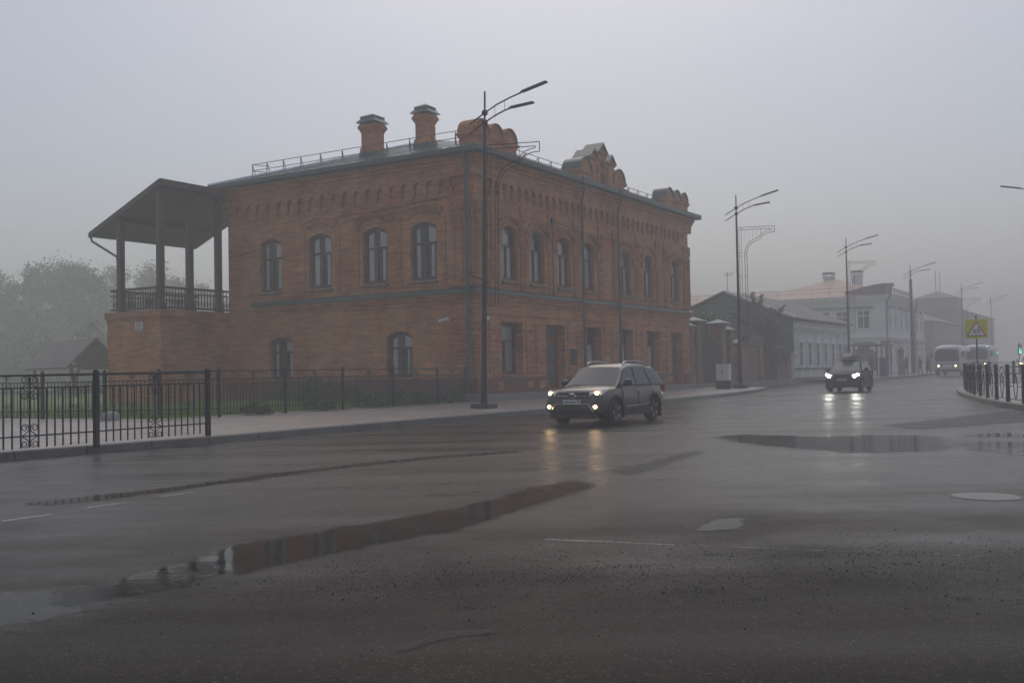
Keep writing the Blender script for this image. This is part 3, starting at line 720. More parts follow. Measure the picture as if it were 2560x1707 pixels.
# radial brick lintels on the plain windows (flush soldier courses, 2 mm proud)
for h in (WL[0],) + tuple(GL):
    mb = MB()
    A = arch(h[0] - .02, h[1] + .02, h[3], h[3], h[4] + .01)[2:]; B = arch(h[0] - .02, h[1] + .02, h[3], h[3] + .27, h[4] + .28)[2:]
    mb.prism(A + B[::-1], PL, -.01, .004)
    mb.build('brick_lintel', M['trim'], bld)
# roof: hipped, standing seams
e, zr0, zr1 = .66, 10.78, 13.35
A_, B_, C_, D_ = (-e, -e, zr0), (-e, BL + e, zr0), (BD + e, BL + e, zr0), (BD + e, -e, zr0)
half = BL / 2; E1 = (half, half, zr1); E2 = (BD - half, half, zr1)
mb = MB(); mb.add([A_, B_, C_, D_, E1, E2], [(0, 4, 1), (1, 4, 5, 2), (2, 5, 3), (3, 5, 4, 0)])
sl_ = (zr1 - zr0) / (half + e)
a = -e + .3
while a < BL + e - .2:
    bm_ = a if a < half else BL - a
    if bm_ > -e + .1: mb.bar((-e, a, zr0 + .015), (bm_, a, zr0 + (bm_ + e) * sl_ + .008), .035, .022, mi=1)
    a += .6
b = 0
while b < BD:
    am = min(b, half, BD - b)
    mb.bar((b, -e, zr0 + .015), (b, am, zr0 + (am + e) * sl_ + .008), .035, .022, mi=1); b += .5
mb.tube([A_, E1], .07); mb.tube([B_, E1], .07); mb.tube([D_, E2], .07); mb.tube([E1, E2], .07)
mb.build('roof', [M['roof'], M['fascia']], bld, fix=False)
mb = MB()
mb.box(-e - .02, -e + .05, -e, BL + e, 10.545, 10.775); mb.box(-e, BD + e, -e - .02, -e + .05, 10.545, 10.775)
mb.box(-e + .05, -.3, -e, BL + e, 10.55, 10.6); mb.box(-.3, BD + e, -e + .05, -.3, 10.55, 10.6)
for b0 in (8.9, 13.1): mb.box(b0 - .5, b0 + .5, -e - .1, -e - .02, 10.5, 10.86)
mb.build('gutter', M['fascia'], bld, bevel=.02)
# roof railings
mb = MB()
pa = [13.0, 12.05, 11.0, 9.9, 8.7, 7.4, 6.1, 4.85, 3.6, 2.4, 1.2]
for a in pa:
    mb.tube([(.5, a, 11.13), (.5, a, 11.74)], .022, 5); mb.tube([(1.0, a + .28, 11.33), (.5, a, 11.74)], .02, 5)
for z in (11.74, 11.44): mb.tube([(1.7, 13.0, z + .12), (.5, 13.0, z), (.5, .75, z)], .017, 5)
mb.build('roof_railing', M['fascia'], bld)
for r0, r1, k in ((3.7, 8.95, 5), (14.8, 20.2, 5)):
    mb = MB()
    for i in range(k):
        b = lerp(r0 + .2, r1 - .2, i / (k - 1)); mb.tube([(b, .5, 11.1), (b, .5, 11.52)], .022, 5); mb.tube([(b + .3, .95, 11.3), (b, .5, 11.52)], .018, 5)
    for z in (11.52, 11.3): mb.tube([(r0, .5, z), (r1, .5, z)], .017, 5)
    mb.build('roof_railing', M['fascia'], bld)
# chimneys
for a, wd in ((6.87, .74), (3.86, .64)):
    x = 2.05; h = wd / 2; mb = MB()
    mb.box(x - h, x + h, a - h, a + h, 11.2, 13.1); mb.box(x - h - .05, x + h + .05, a - h - .05, a + h + .05, 11.2, 12.0)
    for i, (z0, z1, o) in enumerate(((12.72, 12.8, .03), (12.8, 12.88, .07), (12.88, 13.0, .12), (13.0, 13.08, .08))): mb.box(x - h - o, x + h + o, a - h - o, a + h + o, z0, z1)
    ch = mb.build('chimney', M['trim'], bld)
    mb = MB(); q = h + .19; p = h + .03
    mb.loft([[(x - q, a - q, 13.16), (x + q, a - q, 13.16), (x + q, a + q, 13.16), (x - q, a + q, 13.16)], [(x - p, a - p, 13.34), (x + p, a - p, 13.34), (x + p, a + p, 13.34), (x - p, a + p, 13.34)]])
    mb.loft([[(x - p, a - p, 13.33), (x + p, a - p, 13.33), (x + p, a + p, 13.33), (x - p, a + p, 13.33)], [(x - p, a - p, 13.46), (x + p, a - p, 13.46), (x + p, a + p, 13.46), (x - p, a + p, 13.46)], [(x - .05, a - .05, 13.62), (x + .05, a - .05, 13.62), (x + .05, a + .05, 13.62), (x - .05, a + .05, 13.62)]])
    for i in (-1, 1):
        for j in (-1, 1): mb.box(x + i * h - .03, x + i * h + .03, a + j * h - .03, a + j * h + .03, 13.07, 13.2)
    mb.build('chimney_cap', M['fascia'], ch)
    mb = MB(); mb.box(x - h - .08, x + h + .08, a - h - .08, a + h + .08, 11.1, 11.78); mb.build('flashing', M['fascia'], ch)
# parapets
def parapet(outline, dep, caps, label):
    mb = MB(); mb.prism(outline, PR, -dep, .06); return mb
def lobes(cs, r, z0, zc):
    pts = []
    for c in cs: pts += [(c - r * math.cos(math.pi * j / 10), z0 + (zc - z0) * math.sin(math.pi * j / 10)) for j in range(11)]
    return pts
for cs, b0, b1, capm in (((.68, 1.8, 2.92), .1, 3.5, 'trim'), ((20.72, 21.84, 22.96), 20.14, 23.54, 'green')):
    mb = MB(); r = .56
    mb.prism([(b0, 10.6), (b1, 10.6), (b1, 11.5)] + lobes(cs, r, 11.5, 12.08)[::-1] + [(b0, 11.5)], PR, -.75, .0)
    for z0, z1, o in ((11.32, 11.4, .05), (11.4, 11.5, .1), (10.8, 10.95, .07)):
        mb.box(b0 - o, b1 + o, -o, .75 + o, z0, z1)
    par = mb.build('parapet', M['trim'], bld)
    mb = MB()
    for c in cs:
        mb.prism(lobes([c], r + .05, 11.5, 12.14) + lobes([c], r, 11.5, 12.085)[::-1], PR, -.82, .08)
    mb.build('parapet_cap', M[capm], par)
    mb = MB()
    for c in cs: mb.prism(lobes([c], r * .62, 11.5, 11.86), PR, .0, .04)
    mb.build('parapet_panel', M['trim'], par)
c0 = 11.98; hp = []
right = [(2.55, 10.6), (2.55, 11.42)] + [(1.92 + .62 * math.cos(math.pi * j / 10), 11.42 + .62 * math.sin(math.pi * j / 10)) for j in range(1, 9)] + [(1.36, 12.0), (1.36, 12.26), (1.02, 12.6), (.62, 12.3), (.46, 12.3), (.46, 12.66), (0, 13.04)]
outl = [(c0 + u, z) for u, z in right] + [(c0 - u, z) for u, z in right[-2::-1]]
mb = MB(); mb.prism(outl, PR, -.85, .02)
for s_ in (-1, 1):
    for z0, z1, o in ((11.24, 11.32, .05), (11.32, 11.42, .1)): fbox(mb, PR, c0 + s_ * 1.95 - .68 - o, c0 + s_ * 1.95 + .68 + o, z0, z1, -.85 - o, .02 + o)
    for z0, z1, o in ((12.1, 12.18, .05), (12.18, 12.26, .1)): fbox(mb, PR, c0 + s_ * 1.0 - .4 - o, c0 + s_ * 1.0 + .4 + o, z0, z1, -.85 - o, .02 + o)
for z0, z1, o in ((12.5, 12.58, .05), (12.58, 12.66, .1)): fbox(mb, PR, c0 - .46 - o, c0 + .46 + o, z0, z1, -.85 - o, .02 + o)
fbox(mb, PR, c0 - 2.62, c0 + 2.62, 10.75, 10.9, -.9, .08)
for s_ in (-1, 1): fbox(mb, PR, c0 + s_ * .55 - .07, c0 + s_ * .55 + .07, 10.9, 11.9, .02, .08)
par = mb.build('parapet', M['trim'], bld)
mb = MB()
for s_ in (-1, 1):
    u = c0 + s_ * 1.92; mb.prism([(u - .72 * math.cos(math.pi * j / 10), 11.43 + .68 * math.sin(math.pi * j / 10)) for j in range(11)] + [(u + .62 * math.cos(math.pi * j / 10), 11.43 + .622 * math.sin(math.pi * j / 10)) for j in range(11)], PR, -.92, .1)
    u = c0 + s_ * 1.02; mb.prism([(u - .5, 12.24), (u, 12.7), (u + .5, 12.24), (u + .4, 12.24), (u, 12.605), (u - .4, 12.24)], PR, -.92, .12)
mb.prism([(c0 - .62, 12.6), (c0, 13.16), (c0 + .62, 12.6), (c0 + .5, 12.6), (c0, 13.045), (c0 - .5, 12.6)], PR, -.92, .12)
mb.build('parapet_cap', M['green'], par)
mb = MB(); mb.prism([(c0 + .24 * math.cos(t), 12.0 + .24 * math.sin(t)) for t in [2 * math.pi * j / 14 for j in range(14)]], PR, .0, .03)
mb.prism(arch(c0 - .22, c0 + .22, 11.0, 11.45, 11.66), PR, 0, .03); mb.build('niche', M['dark'], par)
# downpipes
def pipe(pts, r=.065): 
    mb = MB(); mb.tube(pts, r, 8)
    for z in (2.2, 4.2, 6.2, 8.2): mb.tube([(pts[-3][0], pts[-3][1], z - .03), (pts[-3][0], pts[-3][1], z + .03)], r * 1.25, 8)
    mb.build('downpipe', M['green'], bld, smooth=True)
pipe([(-.6, .05, 10.6), (-.5, .12, 10.35), (-.3, .16, 9.85), (-.3, .16, 1.5), (-.3, .16, 1.2), (-.42, .75, .72)], .085)
pipe([(8.9, -.6, 10.6), (9.0, -.5, 10.3), (9.08, -.3, 9.75), (9.08, -.3, 1.5), (9.08, -.3, 1.1), (9.08, -.45, .75)])
pipe([(13.1, -.6, 10.6), (13.1, -.5, 10.3), (13.1, -.3, 9.75), (13.1, -.3, 1.5), (13.1, -.3, 1.1), (13.1, -.45, .75)])
mb = MB(); mb.tube([(6.42, -.1, 8.5), (6.42, -.1, 5.1)], .035, 6); mb.box(6.3, 6.54, -.16, -.07, 8.42, 8.6); 
mb.tube([(6.5, -.12, 8.5), (9.2, -.14, 8.25), (13.2, -.14, 8.2), (18, -.14, 8.3)], .018, 5)
mb.build('cable', M['plastic'], bld); mb = MB(); mb.tube([(-.05, 13.95, 7.3), (-.04, 12.6, 7.42)], .03, 5); mb.build('cable', M['plastic'], bld); mb = MB(); mb.tube([(-.08, 7.2, 8.62), (-.08, 4.0, 8.72), (-.08, 1.3, 8.9)], .018, 5)
mb.build('cable', M['plastic'], bld)
# security cameras
for P, u, s_ in ((PL, 1.32, 1), (PR, .62, -1)):
    mb = MB(); p = Vector(P(u, 3.81, .0)); q = Vector(P(u, 3.79, .22)); r = Vector(P(u + s_ * .34, 3.72, .3))
    mb.bar(p, q, .09, .16); mb.bar(q, r, .09, .1); mb.build('security_camera', M['white'], bld, bevel=.02)
# plaque by the door
mb = MB(); fbox(mb, PR, 8.05, 8.62, 1.85, 2.6, .055, .12); mb.build('plaque', M['dark'], bld, bevel=.02)

# veranda
mb = MB(); mb.box(-4.06, 1.5, BL + .01, 17.82, -.3, 4.34); ver = mb.build('veranda', M['brick'], bld)
mb = MB(); mb.box(-4.15, 1.55, BL - .08, 17.92, 4.34, 4.66); mb.box(-4.1, 1.5, BL - .03, 17.87, 4.24, 4.34); mb.build('ledge', M['trim'], ver, bevel=.02)
for x, y in ((-3.93, 14.3), (-2.26, 14.3), (-.52, 14.3), (-3.93, 17.0)):
    zt = 10.3 - (y - 14.15) * .41; mb = MB(); h = .14
    mb.box(x - h, x + h, y - h, y + h, 4.66, zt); mb.box(x - h - .03, x + h + .03, y - h - .03, y + h + .03, 4.66, 4.95); mb.box(x - h - .03, x + h + .03, y - h - .03, y + h + .03, 5.62, 5.74)
    mb.build('post', M['wood'], ver, bevel=.02)
def balus(p, q):
    p = Vector(p); q = Vector(q); L = (q - p).length; d = (q - p) / L; mb = MB()
    up = Vector((0, 0, 1))
    mb.bar(p + up * 5.68, q + up * 5.68, .13, .09); mb.bar(p + up * 5.43, q + up * 5.43, .07, .06); mb.bar(p + up * 4.78, q + up * 4.78, .09, .08)
    k = int(L / .165)
    for i in range(1, k):
        c = p + d * (L * i / k)
        mb.lathe([(.022, 4.8), (.03, 4.86), (.05, 5.0), (.03, 5.16), (.02, 5.22), (.034, 5.3), (.022, 5.42), (.022, 5.66)], (c.x, c.y, 0), 6)
    mb.build('balustrade', M['wood'], ver)
balus((-3.93, 14.45, 0), (-3.93, 16.86, 0)); balus((-3.93, 17.14, 0), (-3.93, 17.7, 0)); balus((-3.78, 14.3, 0), (-2.4, 14.3, 0)); balus((-2.12, 14.3, 0), (-.66, 14.3, 0)); balus((-.38, 14.3, 0), (.9, 14.3, 0))
balus((-3.78, 17.7, 0), (1.3, 17.7, 0))
mb = MB()
vr = lambda y, z, x: (x, y, z)
mb.prism([(14.0, 10.28), (18.85, 8.3), (18.85, 8.42), (14.0, 10.42)], vr, -4.12, 2.2)
mb.build('veranda_roof', M['woodroof'], ver)
mb = MB(); mb.prism([(13.98, 10.2), (18.9, 8.24), (18.9, 8.5), (13.98, 10.5)], vr, -4.22, -4.121); mb.box(-4.2, 2.2, 13.9, 14.0, 10.22, 10.5); mb.box(-4.2, 2.2, 18.85, 18.97, 8.3, 8.46)
for y in (14.3, 17.0): mb.box(-4.05, 1.4, y - .08, y + .08, 10.02 - (y - 14.15) * .41, 10.2 - (y - 14.15) * .41)
mb.build('fascia_board', M['wood'], ver)
mb = MB(); mb.tube([(-4.1, 18.9, 8.32), (-4.1, 18.85, 8.1), (-3.95, 17.25, 7.25), (-3.95, 17.2, 7.0)], .055, 8); mb.build('downpipe', M['fascia'], ver)
mb = MB(); fbox(mb, lambda u, z, o: (-4.06 - o, u, z), 15.35, 15.85, 3.78, 4.14, 0, .03)
g = mb.build('vent_grille', M['white'], ver)
mb = MB()
for i in range(5): mb.box(-4.096, -4.091, 15.4, 15.8, 3.82 + i * .065, 3.845 + i * .065)
mb.build('vent_slot', M['dark'], g)

# ------------------------------------------------------------------ fences
def scroll(mb, c, ax, w_, h_, r=.009):
    """one volute pair mirrored: c centre point on the rail, ax horizontal unit, h_ signed height"""
    for sx in (-1, 1):
        pts = [c + ax * (sx * w_)]
        pts += [c + ax * (sx * w_ * .55) + Vector((0, 0, h_ * .16)), c + ax * (sx * w_ * .13) + Vector((0, 0, h_ * .42))]
        cx, cz, rr = w_ * .55, h_ * .66, w_ * .45
        for i in range(13):
            t = math.pi * 1.05 - i * (math.pi * 2.6 / 12); q = rr * (1 - i * .055)
            pts.append(c + ax * (sx * (cx + q * math.cos(t))) + Vector((0, 0, (cz * 1.0) + math.copysign(1, h_) * q * math.sin(t) * min(1, abs(h_) * .34 / rr))))
        mb.tube(pts, r, 5, cap=False)
def fence_panel(p, q, H, z0, r2, rb, sp, par, rail=.028, pk=.013, sw=.19, style='scroll'):
    p = Vector(p); q = Vector(q); d = q - p; d.z = 0; L = d.length; d /= L; mb = MB(); sl = (q.z - p.z) / L
    def at(t, z): v = p + d * t; return Vector((v.x, v.y, p.z + sl * t + z))
    for z, wd in ((H, rail * 1.15), (r2, rail), (rb, rail)): mb.bar(at(.04, z), at(L - .04, z), wd, wd)
    c = L / 2
    if style == 'scroll':
        k = max(2, int((L / 2 - sw) / sp))
        for sgn in (-1, 1):
            for i in range(k):
                t = c + sgn * (sw + (i + 1) * (L / 2 - sw - .06) / k)
                mb.bar(at(t, z0), at(t, r2 if i < k - 1 else H), pk * 2, pk * 2)
        for t in (c - sw, c + sw): mb.bar(at(t, z0), at(t, r2), pk * 2, pk * 2)
        mb.bar(at(c, z0), at(c, H), pk * 2, pk * 2)
        for zc, hh in ((r2, H - r2 - .01), (r2, -(H - r2) * .95), (rb, .24), (rb, -(rb - z0))): scroll(mb, at(c, zc), d, sw, hh, pk * .8)
    else:
        zm = (r2 + rb) / 2; w_ = L * .115
        mb.bar(at(.05, zm), at(c - w_, zm), rail, rail); mb.bar(at(c + w_, zm), at(L - .05, zm), rail, rail)
        for t in (.08, L - .08): mb.bar(at(t, rb), at(t, H), pk * 2, pk * 2)
        for sgn in (-1, 1):
            up = [at(c + sgn * w_ * (math.sin(math.pi / 2 * i / 10)) ** .7, lerp(r2, zm, i / 10)) for i in range(11)]
            lo = [at(c + sgn * w_ * math.cos(math.pi / 2 * i / 10) ** .7, lerp(zm, rb, i / 10)) for i in range(11)]
            mb.tube(up, pk * 1.1, 5); mb.tube(lo, pk * 1.1, 5)
            iu = [at(c + sgn * w_ * (1 - (1 - i / 8) ** 1.6) , lerp(r2 - .12, zm, (i / 8) ** 1.5)) for i in range(9)]
            il = [at(c + sgn * w_ * (1 - i / 8) ** .5 * (1 - .12 * math.sin(math.pi * i / 8)), lerp(zm, rb + .22, i / 8)) for i in range(9)]
            mb.tube([at(c + sgn * w_ * math.cos(math.pi / 2 * i / 8), lerp(zm, r2 - .05, math.sin(math.pi / 2 * i / 8) ** 1.6)) for i in range(9)], pk, 5)
            mb.tube([at(c + sgn * w_ * math.cos(math.pi / 2 * i / 8), lerp(zm, rb + .05, math.sin(math.pi / 2 * i / 8) ** 1.6)) for i in range(9)], pk, 5)
    return mb.build('railing_panel', M['iron'], par, fix=False)
def fence(name, pts, H, label, cat, wpost=.09, r2=.8, rb=.2, z0=.04, sp=.165, style='scroll', sw=.19, post_last=True, pk=.013):
    root = empty(name, (0, 0, 0), 0, label, cat)
    for i, p in enumerate(pts):
        mb = MB(); h = wpost / 2; d = Vector(pts[min(i + 1, len(pts) - 1)]) - Vector(pts[max(i - 1, 0)]); ang = math.atan2(d.y, d.x)
        mb.box(-h, h, -h, h, -.05, H * 1.02); mb.lathe([(h * 1.45, H * 1.02), (h * 1.3, H * 1.035), (.01, H * 1.06)], (0, 0, 0), 4)
        mb.build('post', M['iron'], root, loc=p, rot=ang, bevel=.006)
    for p, q in zip(pts, pts[1:]): fence_panel(p, q, H * .975, z0, H * r2, H * rb, sp, root, sw=sw, style=style, pk=pk)
    return root
fz = lambda x, y: gz(x, y) + KH + .005
NF = [(-11.63, 16.2), (-10.1, 18.8), (-8.57, 21.4), (-7.04, 24.0)]
fence('street_fence', [(x, y, fz(x, y)) for x, y in NF], 1.49, 'black wrought iron fence with scrolls standing on the kerb', 'fence', r2=.815, rb=.195, z0=.06, wpost=.1)
IF = [(-19.5, 33.0), (-16.6, 31.9), (-14.1, 31.2), (-12.0, 30.6), (-10.3, 30.3), (-8.64, 30.6), (-7.22, 33.0), (-5.78, 35.4), (-4.34, 37.8), (-2.9, 40.15), (-1.9, 41.95)]
fence('lawn_fence', [(x, y, .40) for x, y in IF], 1.37, 'thinner iron fence along the lawn, ending at the brick corner', 'fence', r2=.80, rb=.17, z0=.05, sp=.125, sw=.15, wpost=.085, pk=.010)
RP = [(15.55, 29.2), (15.95, 31.7), (16.65, 35), (17.45, 38), (18.85, 42.5), (20.3, 46.5), (21.7, 50), (23.35, 53.7), (25.2, 56.4), (28.5, 58.1), (34, 60.1)]
pts = []
acc = 0; prevp = None; step = 2.0
for (x0, y0), (x1, y1) in zip(RP, RP[1:]):
    L = math.hypot(x1 - x0, y1 - y0); t = (0 if not pts else step - acc)
    while t <= L:
        pts.append((lerp(x0, x1, t / L), lerp(y0, y1, t / L))); t += step
    acc = L - (t - step)
fence('corner_railing', [(x, y, rkz(x, y) + .003) for x, y in pts], 1.2, 'dark railing with pointed oval panels curving round the right corner', 'railing', r2=.80, rb=.08, style='oval', wpost=.12, pk=.014)

# ------------------------------------------------------------------ street lamps
def lamp_parts(root, bracket=True, single=False, thick=None, plinth=True):
    Hh = 11.12
    if plinth:
        mb = MB(); mb.box(-.35, .35, -.35, .35, -.1, .17); mb.build('plinth', M['dconc'], root, bevel=.02)
    mb = MB()
    if thick: mb.tube([(0, 0, 0), (0, 0, thick)], [.2, .15], 12)
    mb.tube([(0, 0, .1), (0, 0, .6), (0, 0, 2.0), (0, 0, 6), (0, 0, 9.9), (0, 0, 10.05), (0, 0, Hh)], [.115, .108, .10, .075, .055, .036, .034], 12)
    mb.ball((0, 0, 10.37), .115, 10, 6); mb.ball((0, 0, 10.03), .11, 10, 6); mb.lathe([(.17, .16), (.17, .2), (.12, .24)], (0, 0, 0), 12)
    mb.build('pole', M['lamp'], root, smooth=True)
    # local +x points over the street
    for path, tip, z1 in (((( -.66, 10.02), (0, 10.37), (.5, 10.60), (1.05, 10.78), (1.6, 10.92)), 2.5, 11.14), ((( -.66, 9.68), (0, 10.03), (.45, 10.23), (.8, 10.35), (1.15, 10.43)), 1.98, 10.50)):
        if single and tip < 2: continue
        mb = MB(); mb.tube([(x, 0, z) for x, z in path], .027, 6); a = mb.build('arm', M['lamp'], root)
        x0, z0 = path[-1]; mb = MB()
        mb.bar((x0 - .08, 0, z0), (tip, 0, z1), .17, .075); mb.bar((x0 - .16, 0, z0 - .02), (x0 + .05, 0, z0 + .02), .07, .06)
        mb.build('lamp_head', M['lum'], root, bevel=.02)
    if not single:
        mb = MB()
        for x, za, zb in ((.42, 10.22, 10.56), (.82, 10.36, 10.70)): mb.tube([(x, 0, za), (x, 0, zb)], .008, 5)
        mb.build('tie_rod', M['lamp'], root)
    if bracket:
        mb = MB(); T = lambda pts, r=.016: mb.tube([(x, 0, z) for x, z in pts], r, 5)
        T([(.1, 9.22), (2.22, 9.13)]); T([(2.22, 9.13), (2.22, 8.80)]); T([(.1, 9.08), (2.05, 9.0)]); T([(2.05, 9.0), (2.05, 8.94)])
        oc = [(2.22, 8.80), (1.95, 8.80), (1.65, 8.72), (1.42, 8.52), (1.3, 8.4), (1.1, 8.37), (.85, 8.25), (.68, 8.05), (.57, 7.75), (.57, 3.55)]
        ic = [(2.05, 8.94), (1.9, 8.93), (1.6, 8.85), (1.38, 8.66), (1.24, 8.53), (1.0, 8.48), (.74, 8.33), (.56, 8.1), (.44, 7.75), (.44, 3.6)]
        T(oc); T(ic); T([(.13, 9.22), (.13, 3.6)], .012); T([(.26, 9.22), (.26, 3.6)], .012)
        for x in (.5, .72, .95, 1.18): T([(x, 9.06), (x, 8.5 if x > .9 else 8.35)], .006)
        for z in (7.75, 7.55, 6.4, 5.2, 4.4): T([(.0, z), (.26, z)], .012); T([(.44, z), (.57, z)], .012)
        T([(1.42, 9.07), (1.42, 8.6)], .01); T([(.13, 3.6), (.57, 3.55)], .012)
        mb.build('banner_bracket', M['lamp'], root)
        mb = MB(); mb.bar((-.75, 0, 4.75), (-.15, 0, 4.55), .09, .05); mb.bar((-.2, 0, 4.56), (.0, 0, 4.56), .05); mb.build('side_light', M['lamp'], root)
ANG = ROTS - math.pi / 2       # local +x -> -n
L1 = empty('street_lamp', (-1.02, 36.5, .285), ANG, 'tall dark blue lamp post at the brick corner, nearest of its row', 'street lamp', 'lamp posts along the brick side')
lamp_parts(L1); L1.rotation_euler = (R(.55), R(1.75), ANG)
def lampxy(u, d): return ((u - 1280) / FPX * d, d)
for u, d, z, lab in ((1849, 60.0, .44, 'street lamp behind the pale cabinet, second of its row'), (2122, 82.0, .57, 'street lamp above the low white house, third of its row'), (2408, 134.0, .8, 'faint street lamp right of the white red roofed building')):
    x, y = lampxy(u, d); q = dup(L1, (x, y, z), ANG, lab); q.rotation_euler = (0, 0, ANG)
x, y = lampxy(2281, 106)
L4 = empty('street_lamp', (x, y, .7), ANG, 'foggy lamp post with a thick lower column before the white building', 'street lamp', 'lamp posts along the brick side'); lamp_parts(L4, False, False, 9.6, False)
x, y = lampxy(2480, 160)
q = empty('street_lamp', (x, y, .9), ANG, 'faintest lamp post deep in the fog, above the bus', 'street lamp', 'lamp posts along the brick side'); lamp_parts(q, False, False, None, False)
LR = empty('street_lamp', (29.0, 55.3, .2), ANG + math.pi, 'lamp arm reaching in from the right edge of view', 'street lamp'); lamp_parts(LR, False, True)
LR.location.z = .05

# ------------------------------------------------------------------ vehicles
def wheel(root, x, y, r, wd, side):
    mb = MB(); h = wd / 2
    mb.lathe([(r * .62, -h), (r * .88, -h), (r * .97, -h * .75), (r, -h * .3), (r, h * .3), (r * .97, h * .75), (r * .88, h), (r * .62, h)], (0, 0, 0), 28, 'y')
    t = mb.build('wheel', M['tyre'], root, loc=(x, y, r), smooth=False)
    mb = MB(); s_ = side
    mb.lathe([(r * .64, s_ * h * .9), (r * .66, s_ * h * .95), (r * .6, s_ * h * .9), (r * .58, s_ * h * .35), (.02, s_ * h * .3)], (0, 0, 0), 24, 'y', 1)
    for k in range(5):
        for dd in (-.13, .13):
            a = 2 * math.pi * k / 5 + dd
            mb.bar((math.cos(a) * r * .1, s_ * h * .72, math.sin(a) * r * .1), (math.cos(a) * r * .62, s_ * h * .9, math.sin(a) * r * .62), .045, .03, 0)
    mb.lathe([(r * .17, s_ * h * .6), (r * .16, s_ * h * .95), (.01, s_ * h * .97)], (0, 0, 0), 12, 'y')
    mb.build('rim', [M['rim'], M['plastic']], t)
def make_car(name, label, loc, rot, paint, light, sc=1.0, fancy=True, cat='car', lamps=1.0):
    root = empty(name, loc, rot, label, cat); root.scale = (sc, sc, sc)
    st = [(-2.14, .52, .70, .98), (-2.12, .44, .80, 1.04), (-2.02, .36, .855, 1.06), (-1.7, .30, .885, 1.06), (-1.2, .27, .9, 1.05), (0, .26, .9, 1.03), (.85, .27, .895, 1.03), (1.2, .28, .89, 1.04), (1.6, .28, .88, 1.02), (1.88, .29, .86, .985), (2.02, .30, .83, .94), (2.10, .31, .79, .88), (2.16, .34, .75, .79), (2.18, .40, .72, .70)]
    rings = []
    for x, zb, w_, zt in st:
        hf = [(w_ * .55, zb), (w_ * .88, zb + .01), (w_ * .975, zb + .10), (w_, zb + (zt - zb) * .45), (w_ * .985, zt - .17), (w_ * .945, zt - .05), (w_ * .82, zt + .005), (w_ * .4, zt + .035)]
        rings.append([(x, y, z) for y, z in hf] + [(x, -y, z) for y, z in hf[::-1]])
    mb = MB(); mb.loft(rings); body = mb.build('body', paint, root, smooth=True)
    cuts = []
    for wx in (1.27, -1.25):
        c = MB(); c.lathe([(.415, -1.2), (.415, 1.2)], (wx, 0, .36), 28, 'y'); cuts.append(c.build('cutter', paint))
    for c in cuts:
        bo = body.modifiers.new('c', 'BOOLEAN'); bo.object = c; bo.operation = 'DIFFERENCE'; bo.solver = 'EXACT'
        c.parent = root
    bpy.context.view_layer.update()
    dg = bpy.context.evaluated_depsgraph_get(); me = bpy.data.meshes.new_from_object(body.evaluated_get(dg))
    body.modifiers.clear(); body.data = me
    for c in cuts: bpy.data.objects.remove(c)
    for p_ in me.polygons: p_.use_smooth = True
    es = body.modifiers.new('es', 'EDGE_SPLIT'); es.split_angle = R(38)
    # cabin
    gs = [(-2.1, 1.03), (-2.03, 1.22), (-1.88, 1.46), (-1.66, 1.585), (-1.1, 1.65), (-.4, 1.675), (.1, 1.66), (.36, 1.60), (.5, 1.52), (.85, 1.24), (1.13, 1.02)]
    rings = []
    def wt(z): return lerp(.815, .635, max(0, min(1, (z - 1.05) / .6)))
    for x, zt in gs:
        zt = max(zt, 1.04); hf = [(.835, .96), (.82, 1.02), (wt(zt - .07), max(zt - .07, 1.025)), (wt(zt) * .9, zt - .012), (wt(zt) * .5, zt + .012)]
        rings.append([(x, y, z) for y, z in hf] + [(x, -y, z) for y, z in hf[::-1]])
    mb = MB(); mb.loft(rings); cab = mb.build('cabin', paint, root, smooth=True)
    es = cab.modifiers.new('es', 'EDGE_SPLIT'); es.split_angle = R(34)
    mb = MB()
    rows = []
    for t in (0, .33, .66, 1):
        x = lerp(1.1, .47, t); z = lerp(1.055, 1.555, t); yy = lerp(.74, .585, t)
        rows.append([(x + .035 - .05 * abs(k) ** 2, yy * k, z + .03 - .02 * k * k) for k in (-1, -.6, -.2, .2, .6, 1)])
    mb.add([p_ for r in rows for p_ in r], [(i * 6 + j, i * 6 + j + 1, (i + 1) * 6 + j + 1, (i + 1) * 6 + j) for i in range(3) for j in range(5)])
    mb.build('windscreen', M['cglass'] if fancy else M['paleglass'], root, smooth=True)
    def gy(z): return lerp(.815, .635, (z - 1.05) / .6) + .012
    for sgn in (-1, 1):
        for pl in ([(.92, 1.075), (.40, 1.50), (-.12, 1.555), (-.12, 1.075)], [(-.2, 1.075), (-.2, 1.555), (-.9, 1.55), (-1.12, 1.075)], [(-1.2, 1.075), (-.98, 1.54), (-1.55, 1.5), (-1.86, 1.12)]):
            mb = MB(); mb.add([(x, sgn * gy(z), z) for x, z in pl], [(0, 1, 2, 3)]); mb.build('side_window', M['cglass'], root)
        mb = MB()
        mb.bar((.98, sgn * .9, 1.04), (.6, sgn * .86, 1.06), .03, .03)
        mb.bar((.95, sgn * .82, 1.06), (-1.9, sgn * .845, 1.06), .02, .02)
        mb.build('window_trim', M['plastic'], root)
        mb = MB(); mb.ball((.72, sgn * .99, 1.16), .13, 10, 6, (.62, 1.0, .72)); mi = mb.build('mirror', paint, root, smooth=True)
        mb = MB(); mb.bar((.74, sgn * .8, 1.07), (.72, sgn * .98, 1.09), .09, .05); mb.build('mirror_arm', M['plastic'], mi)
        # arches and sill
        mb = MB()
